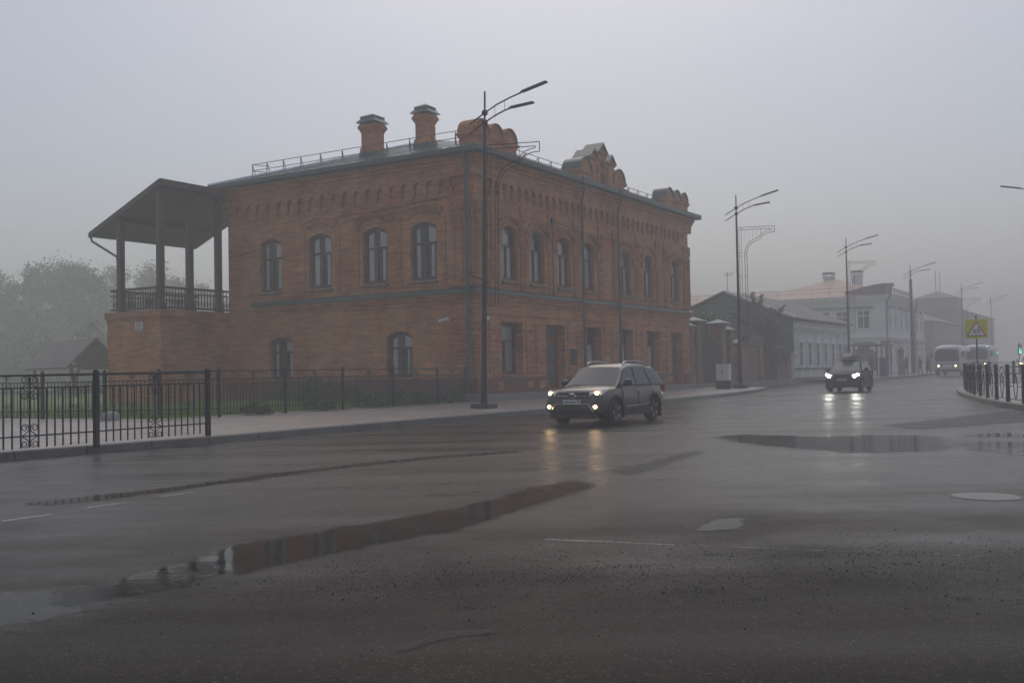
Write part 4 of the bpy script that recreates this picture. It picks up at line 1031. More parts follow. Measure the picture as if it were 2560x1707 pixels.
        for wx in (1.27, -1.25):
            A = [(wx + .475 * math.cos(t), .36 + .475 * math.sin(t)) for t in [math.pi * (i / 14 * 1.24 - .12) for i in range(15)]]; B = [(wx + .40 * math.cos(t), .36 + .40 * math.sin(t)) for t in [math.pi * (i / 14 * 1.24 - .12) for i in range(15)]]
            mb.prism(A + B[::-1], lambda u, z, o: (u, sgn * o, z), .80, .915)
            mb.box(wx - .42, wx + .42, min(sgn * .5, sgn * .52), max(sgn * .5, sgn * .52), .2, .78)
        mb.box(-.82, .84, min(sgn * .80, sgn * .915), max(sgn * .80, sgn * .915), .25, .44)
        mb.build('wheel_arch', M['plastic'], root, bevel=.01)
        if fancy:
            mb = MB(); mb.bar((.78, sgn * .922, .49), (-.72, sgn * .922, .52), .02, .025); mb.bar((-.72, sgn * .922, .52), (-.86, sgn * .92, .58), .02, .03); mb.build('side_strip', M['chrome'], root)
            mb = MB(); mb.tube([(.15, sgn * .56, 1.66), (.0, sgn * .56, 1.73), (-.6, sgn * .57, 1.745), (-1.2, sgn * .57, 1.70), (-1.5, sgn * .56, 1.61)], .02, 6); mb.build('roof_rail', M['silver'], root)
            mb = MB(); mb.box(-1.72, -1.66, min(sgn * .70, sgn * .9), max(sgn * .70, sgn * .9), .12, .5); mb.build('mud_flap', M['tyre'], root)
        for hx in (-.05, -1.02):
            mb = MB(); mb.bar((hx - .09, sgn * .925, .935), (hx + .09, sgn * .925, .93), .03, .028); mb.build('door_handle', M['chrome'] if fancy else M['plastic'], root)
        mb = MB()
        for x0 in (.86, -.16, -1.16): mb.bar((x0, sgn * .8985, .46), (x0, sgn * .8985, .86), .012, .012); mb.bar((x0, sgn * .8985, .86), (x0, sgn * .875, 1.0), .012, .012)
        mb.build('door_seam', M['plastic'], root)
        # lights
        hl = [(2.145, .50, .80), (2.12, .50, .915), (1.95, .80, .965), (1.72, .872, .985), (1.80, .872, .93), (2.03, .81, .83)]
        mb = MB(); mb.add([(x + .012, sgn * (y + .012), z) for x, y, z in hl] + [(x - .06, sgn * (y - .06), z) for x, y, z in hl], [tuple(range(6))] + [(i, (i + 1) % 6, (i + 1) % 6 + 6, i + 6) for i in range(6)])
        hd = mb.build('headlight', M['lens'], root, fix=False)
        mb = MB(); mb.ball((2.07, sgn * .70, .875), .05 * lamps, 10, 6)
        if not fancy: mb.ball((2.12, sgn * .62, .80), .075, 10, 6); mb.ball((2.03, sgn * .78, .90), .05, 10, 6)
        mb.build('bulb', light, hd, smooth=True)
        if fancy:
            mb = MB(); mb.ball((2.172, sgn * .69, .525), .052, 12, 7, (.7, 1, .85)); fo = mb.build('fog_light', light, root, smooth=True)
            mb = MB(); mb.lathe([(.12, 0), (.12, .05), (.075, .05), (.07, 0)], (2.12, sgn * .69, .525), 14, 'x'); mb.build('fog_bezel', M['plastic'], fo)
        mb = MB(); mb.box(-2.14, -1.98, min(sgn * .76, sgn * .872), max(sgn * .76, sgn * .872), .84, 1.06); mb.build('tail_light', M['red'], root, bevel=.02)
        for wx in (1.27, -1.25): wheel(root, wx, sgn * .77, .36, .22, sgn)
    # front
    g = lambda y, z, x: (x, y, z)
    mb = MB(); mb.prism([(-.50, .905), (.50, .905), (.47, .80), (.36, .71), (-.36, .71), (-.47, .80)], g, 2.0, 2.175 if fancy else 2.17); gr = mb.build('grille', M['plastic'], root, bevel=.015)
    if fancy:
        mb = MB(); mb.bar((2.185, .12, .805), (2.165, .45, .825), .02, .022); mb.bar((2.185, -.12, .805), (2.165, -.45, .825), .02, .022); mb.build('chrome_bar', M['chrome'], gr)
        mb = MB(); E = lambda a, b, t: (2.195, a * math.cos(t), .82 + b * math.sin(t))
        mb.tube([E(.115, .055, 2 * math.pi * i / 20) for i in range(21)], .011, 6); mb.tube([E(.06, .04, t) for t in (math.pi * 1.2, math.pi * .5, -math.pi * .2)], .01, 5); mb.build('badge', M['chrome'], gr)
        mb = MB(); mb.prism([(-.50, .565), (.50, .565), (.60, .44), (.52, .36), (-.52, .36), (-.60, .44)], g, 2.0, 2.178); mb.build('lower_intake', M['plastic'], root, bevel=.015)
        mb = MB()
        for sgn in (-1, 1): mb.tube([(2.19, sgn * .27, .60), (2.18, sgn * .45, .605), (2.12, sgn * .66, .63)], .012, 5); mb.tube([(2.185, sgn * .47, .60), (2.18, sgn * .56, .50), (2.17, sgn * .62, .41), (2.06, sgn * .80, .40)], .016, 6)
        mb.build('bumper_trim', M['silver'], root)
        mb = MB(); mb.box(2.0, 2.15, -.66, .66, .22, .375); mb.build('skid_plate', M['plastic'], root, bevel=.03)
    else:
        mb = MB(); mb.box(2.0, 2.19, -.62, .62, .30, .48); mb.build('lower_intake', M['plastic'], root, bevel=.02)
    mb = MB(); mb.box(2.17, 2.195, -.26, .26, .595, .71); pl = mb.build('number_plate', M['white'], root)
    mb = MB()
    for i, u in enumerate((-.19, -.12, -.05, .02, .09)): mb.box(2.195, 2.198, u - .024, u + .024, .625, .68)
    mb.box(2.195, 2.198, .16, .225, .635, .69); mb.build('plate_mark', M['dplate'], pl)
    mb = MB(); mb.box(-1.6, 1.6, -.62, .62, .24, .34); mb.build('underbody', M['plastic'], root)
    for sgn in (-1, 1):
        mb = MB(); mb.tube([(1.16, sgn * .35, 1.06), (1.12, sgn * .1 - .2, 1.085), (1.10, sgn * .1 - .42, 1.09)], .012, 5); mb.build('wiper', M['plastic'], root)
    return root
HD = ROTS + math.pi
# front-left wheel of the SUV stands at (2.66,27.9)
def carpos(wx, wy, sc=1):
    off = Matrix.Rotation(HD, 3, 'Z') @ Vector((1.27 * sc, .78 * sc, 0)); return Vector((wx - off.x, wy - off.y, 0))
p = carpos(2.70, 28.15); p.z = gz(p.x, p.y) + .0
suv = make_car('suv', 'grey brown SUV with warm headlights passing the brick building', p, HD, M['suv'], M['warm'], cat='car')
p = Vector((17.9, 55.3, 0)); p.z = gz(p.x, p.y) + .02
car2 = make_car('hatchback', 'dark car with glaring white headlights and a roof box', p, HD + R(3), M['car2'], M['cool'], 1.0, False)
mb = MB(); rb = []
for x, h, w_ in ((-.98, .02, .26), (-.88, .16, .34), (-.3, .28, .38), (.4, .27, .38), (.85, .15, .33), (1.08, .02, .22)):
    rb.append([(x, -w_, 0), (x, w_, 0), (x, w_ * .98, h * .55), (x, w_ * .7, h), (x, -w_ * .7, h), (x, -w_ * .98, h * .55)])
mb.loft(rb); bx = mb.build('roof_box', M['plastic'], loc=(p.x, p.y, p.z + 1.755), rot=HD + R(3), smooth=False, bevel=.02)
off = Matrix.Rotation(HD + R(3), 3, 'Z') @ Vector((-.35, 0, 0)); bx.location.x += off.x; bx.location.y += off.y
tag(bx, 'black luggage box carried on the oncoming car roof', 'roof box')
mb = MB()
for x in (-.55, .55): mb.bar((x, -.55, -.05), (x, .55, -.05), .06, .05); mb.bar((x, -.52, -.09), (x, -.52, -.05), .05); mb.bar((x, .52, -.09), (x, .52, -.05), .05)
mb.build('crossbar', M['silver'], bx)
p = Vector((43.8, 88, .62))
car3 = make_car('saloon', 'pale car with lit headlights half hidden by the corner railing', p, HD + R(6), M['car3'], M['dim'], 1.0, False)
def make_bus(label, loc, rot, lit):
    root = empty('bus', loc, rot, label, 'bus', 'small white buses in the fog')
    L, W = 7.0, 1.24; rings = []
    for x, ins, top in ((-3.5, .14, 2.62), (-3.4, .04, 2.8), (-3.0, 0, 2.9), (0, 0, 2.92), (2.6, 0, 2.9), (3.1, .02, 2.84), (3.35, .07, 2.7), (3.5, .16, 2.5)):
        w_ = W - ins; hf = [(w_ * .9, .42), (w_, .52), (w_, 1.3), (w_ * .985, 2.1), (w_ * .93, top - .34), (w_ * .78, top - .14), (w_ * .45, top - .03)]
        rings.append([(x, y, z) for y, z in hf] + [(x, -y, z) for y, z in hf[::-1]])
    mb = MB(); mb.loft(rings); b = mb.build('body', M['buswhite'], root, smooth=True); es = b.modifiers.new('es', 'EDGE_SPLIT'); es.split_angle = R(40)
    mb = MB(); g = lambda y, z, x: (x, y, z)
    mb.prism([(-.98, 1.38), (.98, 1.38), (1.03, 1.6), (.98, 2.2), (.86, 2.42), (.5, 2.5), (-.5, 2.5), (-.86, 2.42), (-.98, 2.2), (-1.03, 1.6)], g, 3.2, 3.53); mb.build('windscreen', M['cglass'], root)
    mb = MB(); mb.box(3.525, 3.545, -.02, .02, 1.38, 2.5); mb.build('windscreen_post', M['plastic'], root)
    mb = MB(); mb.box(3.3, 3.535, -1.0, 1.0, .78, 1.16); f = mb.build('front_band', M['busgrey'], root, bevel=.03)
    mb = MB(); mb.box(3.535, 3.55, -.42, .42, .82, 1.02); mb.build('radiator_panel', M['signw'], f)
    mb = MB(); mb.box(3.3, 3.58, -1.1, 1.1, .4, .62); mb.build('bumper', M['plastic'], root, bevel=.03)
    for s_ in (-1, 1):
        mb = MB(); mb.ball((3.54, s_ * .74, .93), .085, 10, 6, (.5, 1, 1)); mb.build('headlight', M['dim'], root, smooth=True)
        mb = MB(); mb.ball((3.2, s_ * .92, 2.68), .035, 8, 5); mb.build('marker_light', M['marker'] if lit else M['busgrey'], root)
        mb = MB()
        for i in range(5): x = 2.1 - i * 1.08; mb.box(x - .47, x + .47, min(s_ * 1.2, s_ * 1.262), max(s_ * 1.2, s_ * 1.262), 1.5, 2.3)
        mb.build('side_window', M['cglass'], root, bevel=.01)
        mb = MB(); mb.box(3.35, 3.45, min(s_ * 1.25, s_ * 1.42), max(s_ * 1.25, s_ * 1.42), 1.75, 2.15); mb.bar((3.3, s_ * 1.1, 2.2), (3.4, s_ * 1.33, 2.15), .03); mb.build('mirror', M['plastic'], root)
        for x in (2.1, -2.0): wheel(root, x, s_ * 1.06, .45, .26, s_)
    return root
x, y = lampxy(2366, 96.5); off = Matrix.Rotation(HD, 3, 'Z') @ Vector((3.5, 0, 0))
bus1 = make_bus('white bus with amber headlights, left of the two buses', (x - off.x, y - off.y, .47), HD, False)
x, y = lampxy(2441, 105)
bus2 = make_bus('white bus with white roof markers behind the corner railing', (x - off.x, y - off.y, .62), HD, True)

# ------------------------------------------------------------------ street furniture
sg = empty('warning_sign', (21.0, 47.0, rkz(20.5, 47)), 0, 'square yellow green sign with a red triangle and running children', 'road sign')
sg.rotation_euler[2] = R(-24)
mb = MB(); mb.tube([(0, .06, 0), (0, .06, 3.4)], .035, 8); mb.build('post', M['lum'], sg)
G_ = lambda u, z, o: (u, -o, z)
zb = 2.65 - sg.location.z + .02
mb = MB(); mb.box(-.475, .475, -.01, .02, zb, zb + .86); mb.build('panel', M['signy'], sg, bevel=.008)
def rtri(s_, z0, h):
    return [(-s_, z0), (s_, z0), (0, z0 + h)]
mb = MB(); mb.prism(rtri(.42, zb + .09, .69), G_, .01, .016); mb.build('triangle_border', M['signr'], sg)
mb = MB(); mb.prism(rtri(.335, zb + .145, .545), G_, .016, .020); mb.build('triangle_face', M['signw'], sg)
mb = MB()
for cx, k in ((-.085, 1), (.085, 1.15)):
    z = zb + .17; q = lambda x, zz: (cx + x * k, z + zz * k)
    def stroke(pts, wd=.02):
        for a, b in zip(pts, pts[1:]): mb.bar(G_(*a, .0225), G_(*b, .0225), .004, wd * k, up=(0, 0, 1)) if False else mb.tube([G_(*a, .022), G_(*b, .022)], wd * k * .55, 5)
    stroke([q(-.01, .2), q(.01, .12)], .03); stroke([q(.01, .12), q(.06, .1), q(.05, .03)]); stroke([q(.01, .12), q(-.03, .06), q(-.085, .02)]); stroke([q(-.01, .2), q(.04, .16), q(.08, .18)]); stroke([q(-.01, .2), q(-.06, .19), q(-.08, .13)])
    mb.ball(G_(*q(0.0, .245), .022), .026 * k, 8, 5, (1, .3, 1))
mb.build('pictogram', M['black'], sg)
x, y = lampxy(2548.5, 118)
tl = empty('traffic_light', (x, y, .55), 0, 'dark traffic light showing green near the right edge', 'traffic light')
mb = MB(); mb.tube([(0, .1, 0), (0, .1, 3.3)], .06, 8); mb.build('post', M['lamp'], tl)
mb = MB(); mb.box(-.2, .2, -.12, .1, 1.95, 3.1); mb.build('housing', M['plastic'], tl, bevel=.03)
mb = MB(); mb.lathe([(.15, -.16), (.15, -.12)], (0, 0, 2.2), 14, 'y'); mb.build('green_lens', M['tgreen'], tl)
mb = MB()
for a in ((-.1, .1, 2.60, 2.635), (-.1, .1, 2.36, 2.395), (-.1, -.065, 2.36, 2.63), (.065, .1, 2.36, 2.63)): mb.box(a[0], a[1], -.14, -.12, a[2], a[3])
mb.build('timer_digit', M['tgreen'], tl)
mb = MB(); mb.lathe([(.15, -.14), (.15, -.12)], (0, 0, 2.85), 14, 'y'); mb.build('unlit_lens', M['dark'], tl)
cb = empty('utility_cabinet', (12.0, 59.2, .43), ROTS, 'pale cabinet on a dark base before the second lamp post', 'cabinet')
mb = MB(); mb.box(-.2, .2, -.38, .38, .42, 1.34); mb.box(-.22, .22, -.4, .4, 1.32, 1.37); mb.build('body', M['cab'], cb, bevel=.015)
mb = MB(); mb.box(-.18, .18, -.42, .42, -.1, .42); mb.build('base', M['dconc'], cb, bevel=.02)
mb = MB(); mb.box(-.206, -.2, -.005, .005, .46, 1.28); mb.box(-.22, -.2, .03, .05, .8, .95); mb.build('door_seam', M['plastic'], cb)
mb = MB(); mb.lathe([(.34, -.05), (.34, .02), (.29, .03), (.285, .1), (.24, .2), (.15, .265), (.05, .285), (.005, .288)], (0, 0, 0), 20)
tag(mb.build('concrete_hemisphere', M['conc'], loc=(-11.3, 29.2, .375), smooth=True), 'half round concrete blocker on the pavement behind the fence', 'bollard')

# gate wall right of the building
gw = empty('gate_wall', CC, ROTS, 'brick gate wall with green capped pillars beside the building', 'wall')
def pillar(b, wd, zt, capw, name='pillar', mt='fbrick', caph=.3):
    mb = MB(); h = wd / 2; mb.box(b - h, b + h, .0, wd, .3, zt); mb.box(b - h - .05, b + h + .05, -.05, wd + .05, zt - .25, zt); mb.box(b - h - .04, b + h + .04, -.04, wd + .04, .3, 1.2)
    pl = mb.build(name, M[mt], gw, bevel=.01)
    c = capw / 2; y = wd / 2; mb = MB()
    mb.loft([[(b - c, y - c, zt), (b + c, y - c, zt), (b + c, y + c, zt), (b - c, y + c, zt)], [(b - c, y - c, zt + .05), (b + c, y - c, zt + .05), (b + c, y + c, zt + .05), (b - c, y + c, zt + .05)], [(b - .03, y - .03, zt + caph), (b + .03, y - .03, zt + caph), (b + .03, y + .03, zt + caph), (b - .03, y + .03, zt + caph)]])
    mb.build('pillar_cap', M['capmetal'], pl)
for b, wd, zt, cw in ((23.85, .6, 4.1, .9), (24.95, .75, 4.45, 1.35), (29.3, .75, 4.45, 1.3), (30.75, .6, 4.05, .95), (32.4, .55, 3.2, .8), (37.0, .8, 3.4, .95), (41.0, .7, 3.0, .9), (43.6, .7, 3.0, .9)): pillar(b, wd, zt, cw)
mb = MB(); mb.box(30.9, 36.7, .15, .45, .3, 3.0); mb.box(41.2, 44.7, .15, .45, .3, 2.75); mb.build('brick_panel', M['fbrick'], gw)
mb = MB(); mb.box(34.6, 37.5, .0, .6, 3.62, 3.8); mb.box(41.0, 44.7, .05, .55, 2.75, 2.86); mb.build('coping', M['green'], gw)
mb = MB(); mb.box(34.8, 37.3, .1, .5, 3.0, 3.62); mb.build('lintel', M['fbrick'], gw)
for b0, b1, zt in ((24.3, 24.6, 3.2), (25.35, 28.9, 3.35), (29.7, 30.45, 3.1), (37.4, 40.65, 2.7)):
    mb = MB(); mb.box(b0, b1, .3, .38, .62, zt); k = max(1, int((b1 - b0) / .16))
    for i in range(k): u = lerp(b0, b1, (i + .5) / k); mb.box(u - .065, u + .065, .27, .3, .66, zt - .05)
    for z in (1.2, 2.4): mb.box(b0, b1, .25, .27, z, z + .12)
    mb.build('gate', M['gate'], gw)

# low white house with a gable
hs_ = empty('low_house', CC, ROTS, 'low pale house with carved window surrounds and a grey gabled roof', 'house')
h0, h1, ha = 45.2, 62.6, 11.0
mb = MB(); mb.box(h0, h1, 0, ha, .2, 5.2); mb.build('wall', M['greywall'], hs_)
mb = MB(); mb.prism([(-.2, 5.2), (ha + .2, 5.2), (ha / 2, 7.6)], lambda a, z, b: (b, a, z), h0 + .02, h0 + .2); mb.box(h0 - .015, h0 + .05, .05, ha, 2.9, 5.2); mb.build('gable', M['gable'], hs_); mb = MB(); mb.prism([(-.1, 5.2), (ha + .1, 5.2), (ha / 2, 7.5)], lambda a, z, b: (b, a, z), h1 - .2, h1)
mb.build('gable', M['gable'], hs_)
mb = MB(); ap_ = (ha / 2, 7.82)
mb.prism([(-.5, 5.36), ap_, (ha + .5, 5.36), (ha + .5, 5.24), (ha / 2, 7.68), (-.5, 5.24)], lambda a, z, b: (b, a, z), h0 - .4, h1 + .4); ro = mb.build('roof', M['slate'], hs_)
mb = MB()
for t0, t1 in ((.02, .42), (.50, .62), (.72, .97)):
    za = lambda t: lerp(7.84, 5.37, t); ya = lambda t: lerp(ha / 2, -.5, t)
    mb.add([(h0 - .43, ya(t0), za(t0) - .16), (h0 - .43, ya(t1), za(t1) - .16), (h0 - .43, ya(t1), za(t1) + .05), (h0 - .43, ya(t0), za(t0) + .05), (h0 + .1, ya(t0), za(t0) + .05), (h0 + .1, ya(t1), za(t1) + .05)], [(0, 1, 2, 3), (3, 2, 5, 4)])
mb.build('flashing', M['snow'], ro)
mb = MB(); mb.tube([(h0 + .6, ha / 2, 7.75), (h0 + .6, ha / 2, 9.4)], .025, 5)
for z in (9.1, 9.25): mb.bar((h0 + .6, ha / 2 - .5, z), (h0 + .6, ha / 2 + .3, z + .05), .03)
mb.build('antenna', M['lum'], ro)
mb = MB(); mb.box(h0 - .1, h1 + .1, -.14, .0, 4.7, 5.2); 
b = h0
while b < h1: mb.box(b, b + .12, -.2, -.14, 4.35, 4.72); b += .3
mb.build('carved_cornice', M['greywall'], hs_)
for i in range(7):
    c = h0 + 1.6 + i * 2.45; mb = MB()
    fbox(mb, PR, c - .8, c + .8, 1.5, 1.66, 0, .14); fbox(mb, PR, c - .72, c - .48, 1.66, 3.5, 0, .1); fbox(mb, PR, c + .48, c + .72, 1.66, 3.5, 0, .1)
    mb.prism([(c - .95, 3.5), (c + .95, 3.5), (c + .95, 3.7), (c + .6, 3.85), (c + .3, 4.2), (c, 4.35), (c - .3, 4.2), (c - .6, 3.85), (c - .95, 3.7)], PR, 0, .16)
    wn = mb.build('window', M['whitewall'], hs_)
    mb = MB(); fbox(mb, PR, c - .48, c + .48, 1.66, 3.5, 0, .02); mb.build('pane', M['winpane'], wn)
    mb = MB(); fbox(mb, PR, c - .03, c + .03, 1.66, 3.5, .02, .05); fbox(mb, PR, c - .48, c + .48, 2.8, 2.86, .02, .05); mb.build('glazing_bar', M['whitewall'], wn)
    mb = MB(); fbox(mb, PR, c - .5, c + .5, .75, 1.25, 0, .1); mb.build('plinth_panel', M['whitewall'], hs_)
mb = MB(); fbox(mb, PR, h0 - .05, h1 + .05, .2, .72, 0, .12); fbox(mb, PR, h0 - .05, h1 + .05, 1.34, 1.46, 0, .16); mb.build('plinth', M['darkwall'], hs_)

# white two storey building with a red roof
wb = empty('white_building', CC, ROTS, 'white two storey building with a red hipped roof in the fog', 'building')
b0, b1, wa = 78.8, 101.5, 30.0
mb = MB(); mb.box(b0, b1, 0, wa, .2, 8.7); mb.build('wall', M['whitewall'], wb)
mb = MB()
for z0, z1, o in ((8.3, 8.5, .12), (8.5, 8.75, .3), (8.75, 9.0, .5), (4.5, 4.7, .18)): mb.box(b0 - o, b1 + o, -o, wa + o, z0, z1)
mb.build('cornice', M['whitewall'], wb)
mb = MB(); e = .6
mb.loft([[(b0 - e, -e, 9.0), (b1 + e, -e, 9.0), (b1 + e, 16, 9.0), (b0 - e, 16, 9.0)], [(b0 + 7, 6.4, 11.5), (b1 - 7, 6.4, 11.5), (b1 - 7, 7.4, 11.5), (b0 + 7, 7.4, 11.5)]])
mb.loft([[(b0 - e, 10, 9.0), (b1 + e, 10, 9.0), (b1 + e, wa + e, 9.0), (b0 - e, wa + e, 9.0)], [(b0 + 5.5, 14, 10.6), (b1 - 6, 14, 10.6), (b1 - 6, wa - 4, 10.6), (b0 + 5.5, wa - 4, 10.6)]])
ro = mb.build('roof', M['redroof'], wb)
mb = MB()
for i in range(17): a = i * 1.9; mb.tube([(b0, a, 9.1), (b0, a, 10.0)], .02, 4)
mb.tube([(b0, 0, 10.0), (b0, 30.4, 10.0)], .02, 4); mb.tube([(b0, 0, 9.6), (b0, 30.4, 9.6)], .015, 4); mb.build('roof_railing', M['fascia'], ro)
mb = MB()
for i in range(9): b = b0 + 5 + i * 1.1; mb.bar((b, .1, 9.1), (b + 1.1, .1, 10.0), .06); mb.bar((b + 1.1, .1, 9.1), (b, .1, 10.0), .06)
mb.bar((b0 + 5, .1, 10.0), (b0 + 15, .1, 10.0), .07); mb.build('lattice_railing', M['fascia'], ro)
mb = MB(); mb.prism([(.1, 9.0), (.1, 10.3), (1.2, 10.2), (4.2, 9.6), (4.2, 9.0)], lambda a, z, b: (b, a, z), b0 + .4, b0 + 4.6); mb.box(b0 + 4.0, b0 + 4.7, -.1, .7, 10.2, 10.55); mb.build('attic_wall', M['darkwall'], wb)
for b, a in ((b0 + 8.5, 7.9), (b0 + 8.5, 4.7)):
    mb = MB(); mb.box(b - .5, b + .5, a - .5, a + .5, 10.5, 12.1); mb.box(b - .6, b + .6, a - .6, a + .6, 11.8, 12.0); ch = mb.build('chimney', M['whitewall'], wb)
    mb = MB(); mb.box(b - .6, b + .6, a - .6, a + .6, 12.35, 12.5)
    for i in (-.5, .5):
        for j in (-.5, .5): mb.box(b + i - .05, b + i + .05, a + j - .05, a + j + .05, 12.1, 12.4)
    mb.build('chimney_cap', M['fascia'], ch)
PW = lambda u, z, o: (b0 - o, u, z)
PW2 = lambda u, z, o: (u, -o, z)
def fwin(P, c, z0, z1, hw):
    mb = MB(); fbox(mb, P, c - hw - .15, c + hw + .15, z0 - .15, z1 + .12, 0, .06); wn = mb.build('window', M['whitewall'], wb)
    mb = MB(); fbox(mb, P, c - hw, c + hw, z0, z1, .05, .075); mb.build('pane', M['winpane'], wn)
    mb = MB(); fbox(mb, P, c - .05, c + .05, z0, z1, .075, .1); fbox(mb, P, c - hw, c + hw, z0 + (z1 - z0) * .68, z0 + (z1 - z0) * .74, .075, .1); mb.build('glazing_bar', M['whitewall'], wn)
    mb = MB(); fbox(mb, P, c - hw - .45, c + hw + .45, z1 + .3, z1 + .55, 0, .25); mb.build('window_hood', M['busgrey'], wn)
for a in (2.2, 4.45, 6.4, 8.8, 11.4, 14, 17): fwin(PW, a, 5.6, 7.4, .58)
for a in (2.2, 5.0, 8.8): fwin(PW, a, 1.6, 3.6, .6)
for i in range(7): fwin(PW2, b0 + 2.2 + i * 3.1, 5.6, 7.5, .6); fwin(PW2, b0 + 2.2 + i * 3.1, 1.6, 3.7, .6)
for b in (b0 - .1, b0 + 15.5): mb = MB(); mb.tube([(b, -.55, 8.9), (b, -.2, 8.1), (b, -.2, .7)], .09, 6); mb.build('downpipe', M['fascia'], wb)
# dark buildings far down the street
for b0_, b1_, dp, zt, zr, lab, tower in ((107, 131, 14, 7.2, 9.9, 'dark hip roofed building fading into the fog', False), (134, 172, 16, 9.6, 11.6, 'faint long building with a roof turret deepest in the fog', True)):
    r_ = empty('far_building', CC, ROTS, lab, 'building')
    mb = MB(); mb.box(b0_, b1_, 0, dp, .2, zt); mb.build('wall', M['fardark'], r_)
    mb = MB(); mb.loft([[(b0_ - .5, -.5, zt), (b1_ + .5, -.5, zt), (b1_ + .5, dp + .5, zt), (b0_ - .5, dp + .5, zt)], [(b0_ + 6, dp / 2 - .3, zr), (b1_ - 6, dp / 2 - .3, zr), (b1_ - 6, dp / 2 + .3, zr), (b0_ + 6, dp / 2 + .3, zr)]]); ro = mb.build('roof', M['farroof'], r_)
    for k in (.3, .7):
        b = lerp(b0_, b1_, k); mb = MB(); mb.box(b - .5, b + .5, dp / 2 - 1.5, dp / 2 - .5, zr - 1, zr + 1.0); mb.build('chimney', M['fardark'], r_)
    if tower:
        mb = MB(); mb.box(b0_ + 1, b0_ + 7, 1, 7, zt, zt + 2.2); mb.loft([[(b0_ + .7, .7, zt + 2.2), (b0_ + 7.3, .7, zt + 2.2), (b0_ + 7.3, 7.3, zt + 2.2), (b0_ + .7, 7.3, zt + 2.2)], [(b0_ + 3.9, 3.9, zt + 3.4), (b0_ + 4.1, 3.9, zt + 3.4), (b0_ + 4.1, 4.1, zt + 3.4), (b0_ + 3.9, 4.1, zt + 3.4)]])
        for q in (2, 6): mb.tube([(b0_ + q, 4, zt + 2.2), (b0_ + q, 4, zt + 6.5)], .06, 5)
        mb.build('turret', M['fardark'], r_)
    n_ = int((b1_ - b0_) / 3)
    for i in range(n_):
        for z in (1.6, 5.0):
            c = b0_ + 1.5 + i * 3; mb = MB(); fbox(mb, PR, c - .6, c + .6, z, z + 1.9, -.01, .03); mb.build('window', M['farpane'], r_)

# bus shelter, kiosk, people
sh = empty('bus_shelter', SN(63.5, 21.4, .6), ROTS, 'red framed bus shelter in front of the white building', 'bus shelter')
mb = MB(); mb.box(-3.2, 3.2, -1.2, 1.2, 2.75, 2.9); mb.box(-1.2, .8, -1.15, -1.0, 2.9, 3.2); mb.build('roof', M['darkwall'], sh)
for x in (-3, -1, 1, 3):
    for y in (-1.0, 1.0):
        mb = MB(); mb.box(x - .06, x + .06, y - .06, y + .06, 0, 2.75); mb.build('post', M['shelter'], sh)
mb = MB(); mb.box(-3, 3, .98, 1.02, .5, 2.3); mb.box(-3.02, -2.98, -1, 1, .5, 2.2); mb.build('glass_panel', M['busgrey'], sh)
mb = MB(); mb.box(-2.99, -2.9, -.7, .9, 1.3, 2.4); mb.build('poster', M['shelter'], sh)
mb = MB(); mb.box(-2.6, 2.6, .4, .85, .42, .48); mb.build('bench', M['wood'], sh)
x, y = lampxy(2251, 101); mb = MB(); mb.lathe([(.34, 0), (.34, .3), (.28, .35), (.28, 2.2), (.36, 2.25), (.36, 2.45), (.1, 2.75)], (0, 0, 0), 12)
tag(mb.build('poster_column', M['kiosk'], loc=(x, y, .6), smooth=False), 'brown poster column left of the thick lamp column', 'poster column')
x, y = lampxy(2208, 92); cbx = empty('portable_cabin', (x, y, .58), ROTS, 'dark blue portable cabin beside the bus shelter', 'cabin')
mb = MB(); mb.box(-.45, .45, -.3, .3, 0, 1.55); mb.build('body', M['blue'], cbx, bevel=.03); mb = MB(); mb.box(-.5, .5, -.35, .35, 1.55, 1.66); mb.build('roof', M['dark'], cbx, bevel=.02)
def person(loc, rot, label, coat, sc=1.0, phase=1):
    vs = [(0, 0, .92), (0, .01, 1.15), (0, 0, 1.42), (0, 0, 1.52), (0, .01, 1.62), (0, .01, 1.72)]; ed = [(0, 1), (1, 2), (2, 3), (3, 4), (4, 5)]; rad = [.15, .15, .15, .06, .085, .06]
    for s_ in (-1, 1):
        o = len(vs); vs += [(s_ * .10, 0, .86), (s_ * .10, s_ * phase * .1, .48), (s_ * .10, s_ * phase * .16 - .02, .08), (s_ * .10, s_ * phase * .16 - .16, .035)]; ed += [(0, o), (o, o + 1), (o + 1, o + 2), (o + 2, o + 3)]; rad += [.10, .075, .05, .04]
        o = len(vs); vs += [(s_ * .19, 0, 1.40), (s_ * .25, -s_ * phase * .06, 1.14), (s_ * .25, -s_ * phase * .12 - .04, .90), (s_ * .25, -s_ * phase * .13 - .06, .80)]; ed += [(2, o), (o, o + 1), (o + 1, o + 2), (o + 2, o + 3)]; rad += [.07, .055, .042, .035]
    me = bpy.data.meshes.new('person'); me.from_pydata(vs, ed, []); ob = bpy.data.objects.new('person', me); COL.objects.link(ob)
    sk = ob.modifiers.new('skin', 'SKIN'); ob.modifiers.new('ss', 'SUBSURF').levels = 1
    for i, r in enumerate(rad): me.skin_vertices[0].data[i].radius = (r, r)
    me.skin_vertices[0].data[0].use_root = True
    me.materials.append(coat); ob.location = loc; ob.rotation_euler[2] = rot; ob.scale = (sc, sc, sc)
    tag(ob, label, 'person')
    mb = MB(); mb.ball((0, .02, 1.67), .105, 10, 6, (1, 1.1, 1.0)); mb.build('hair', M['cloth1'], ob, smooth=True)
    mb = MB(); mb.ball((0, -.07, 1.63), .07, 8, 5, (.95, .5, 1.2)); mb.build('face', M['skin'], ob, smooth=True)
    mb = MB(); mb.lathe([(.20, .62), (.19, .9), (.185, 1.15), (.19, 1.36), (.12, 1.46)], (0, 0, 0), 10); mb.build('coat', coat, ob, smooth=True)
    return ob
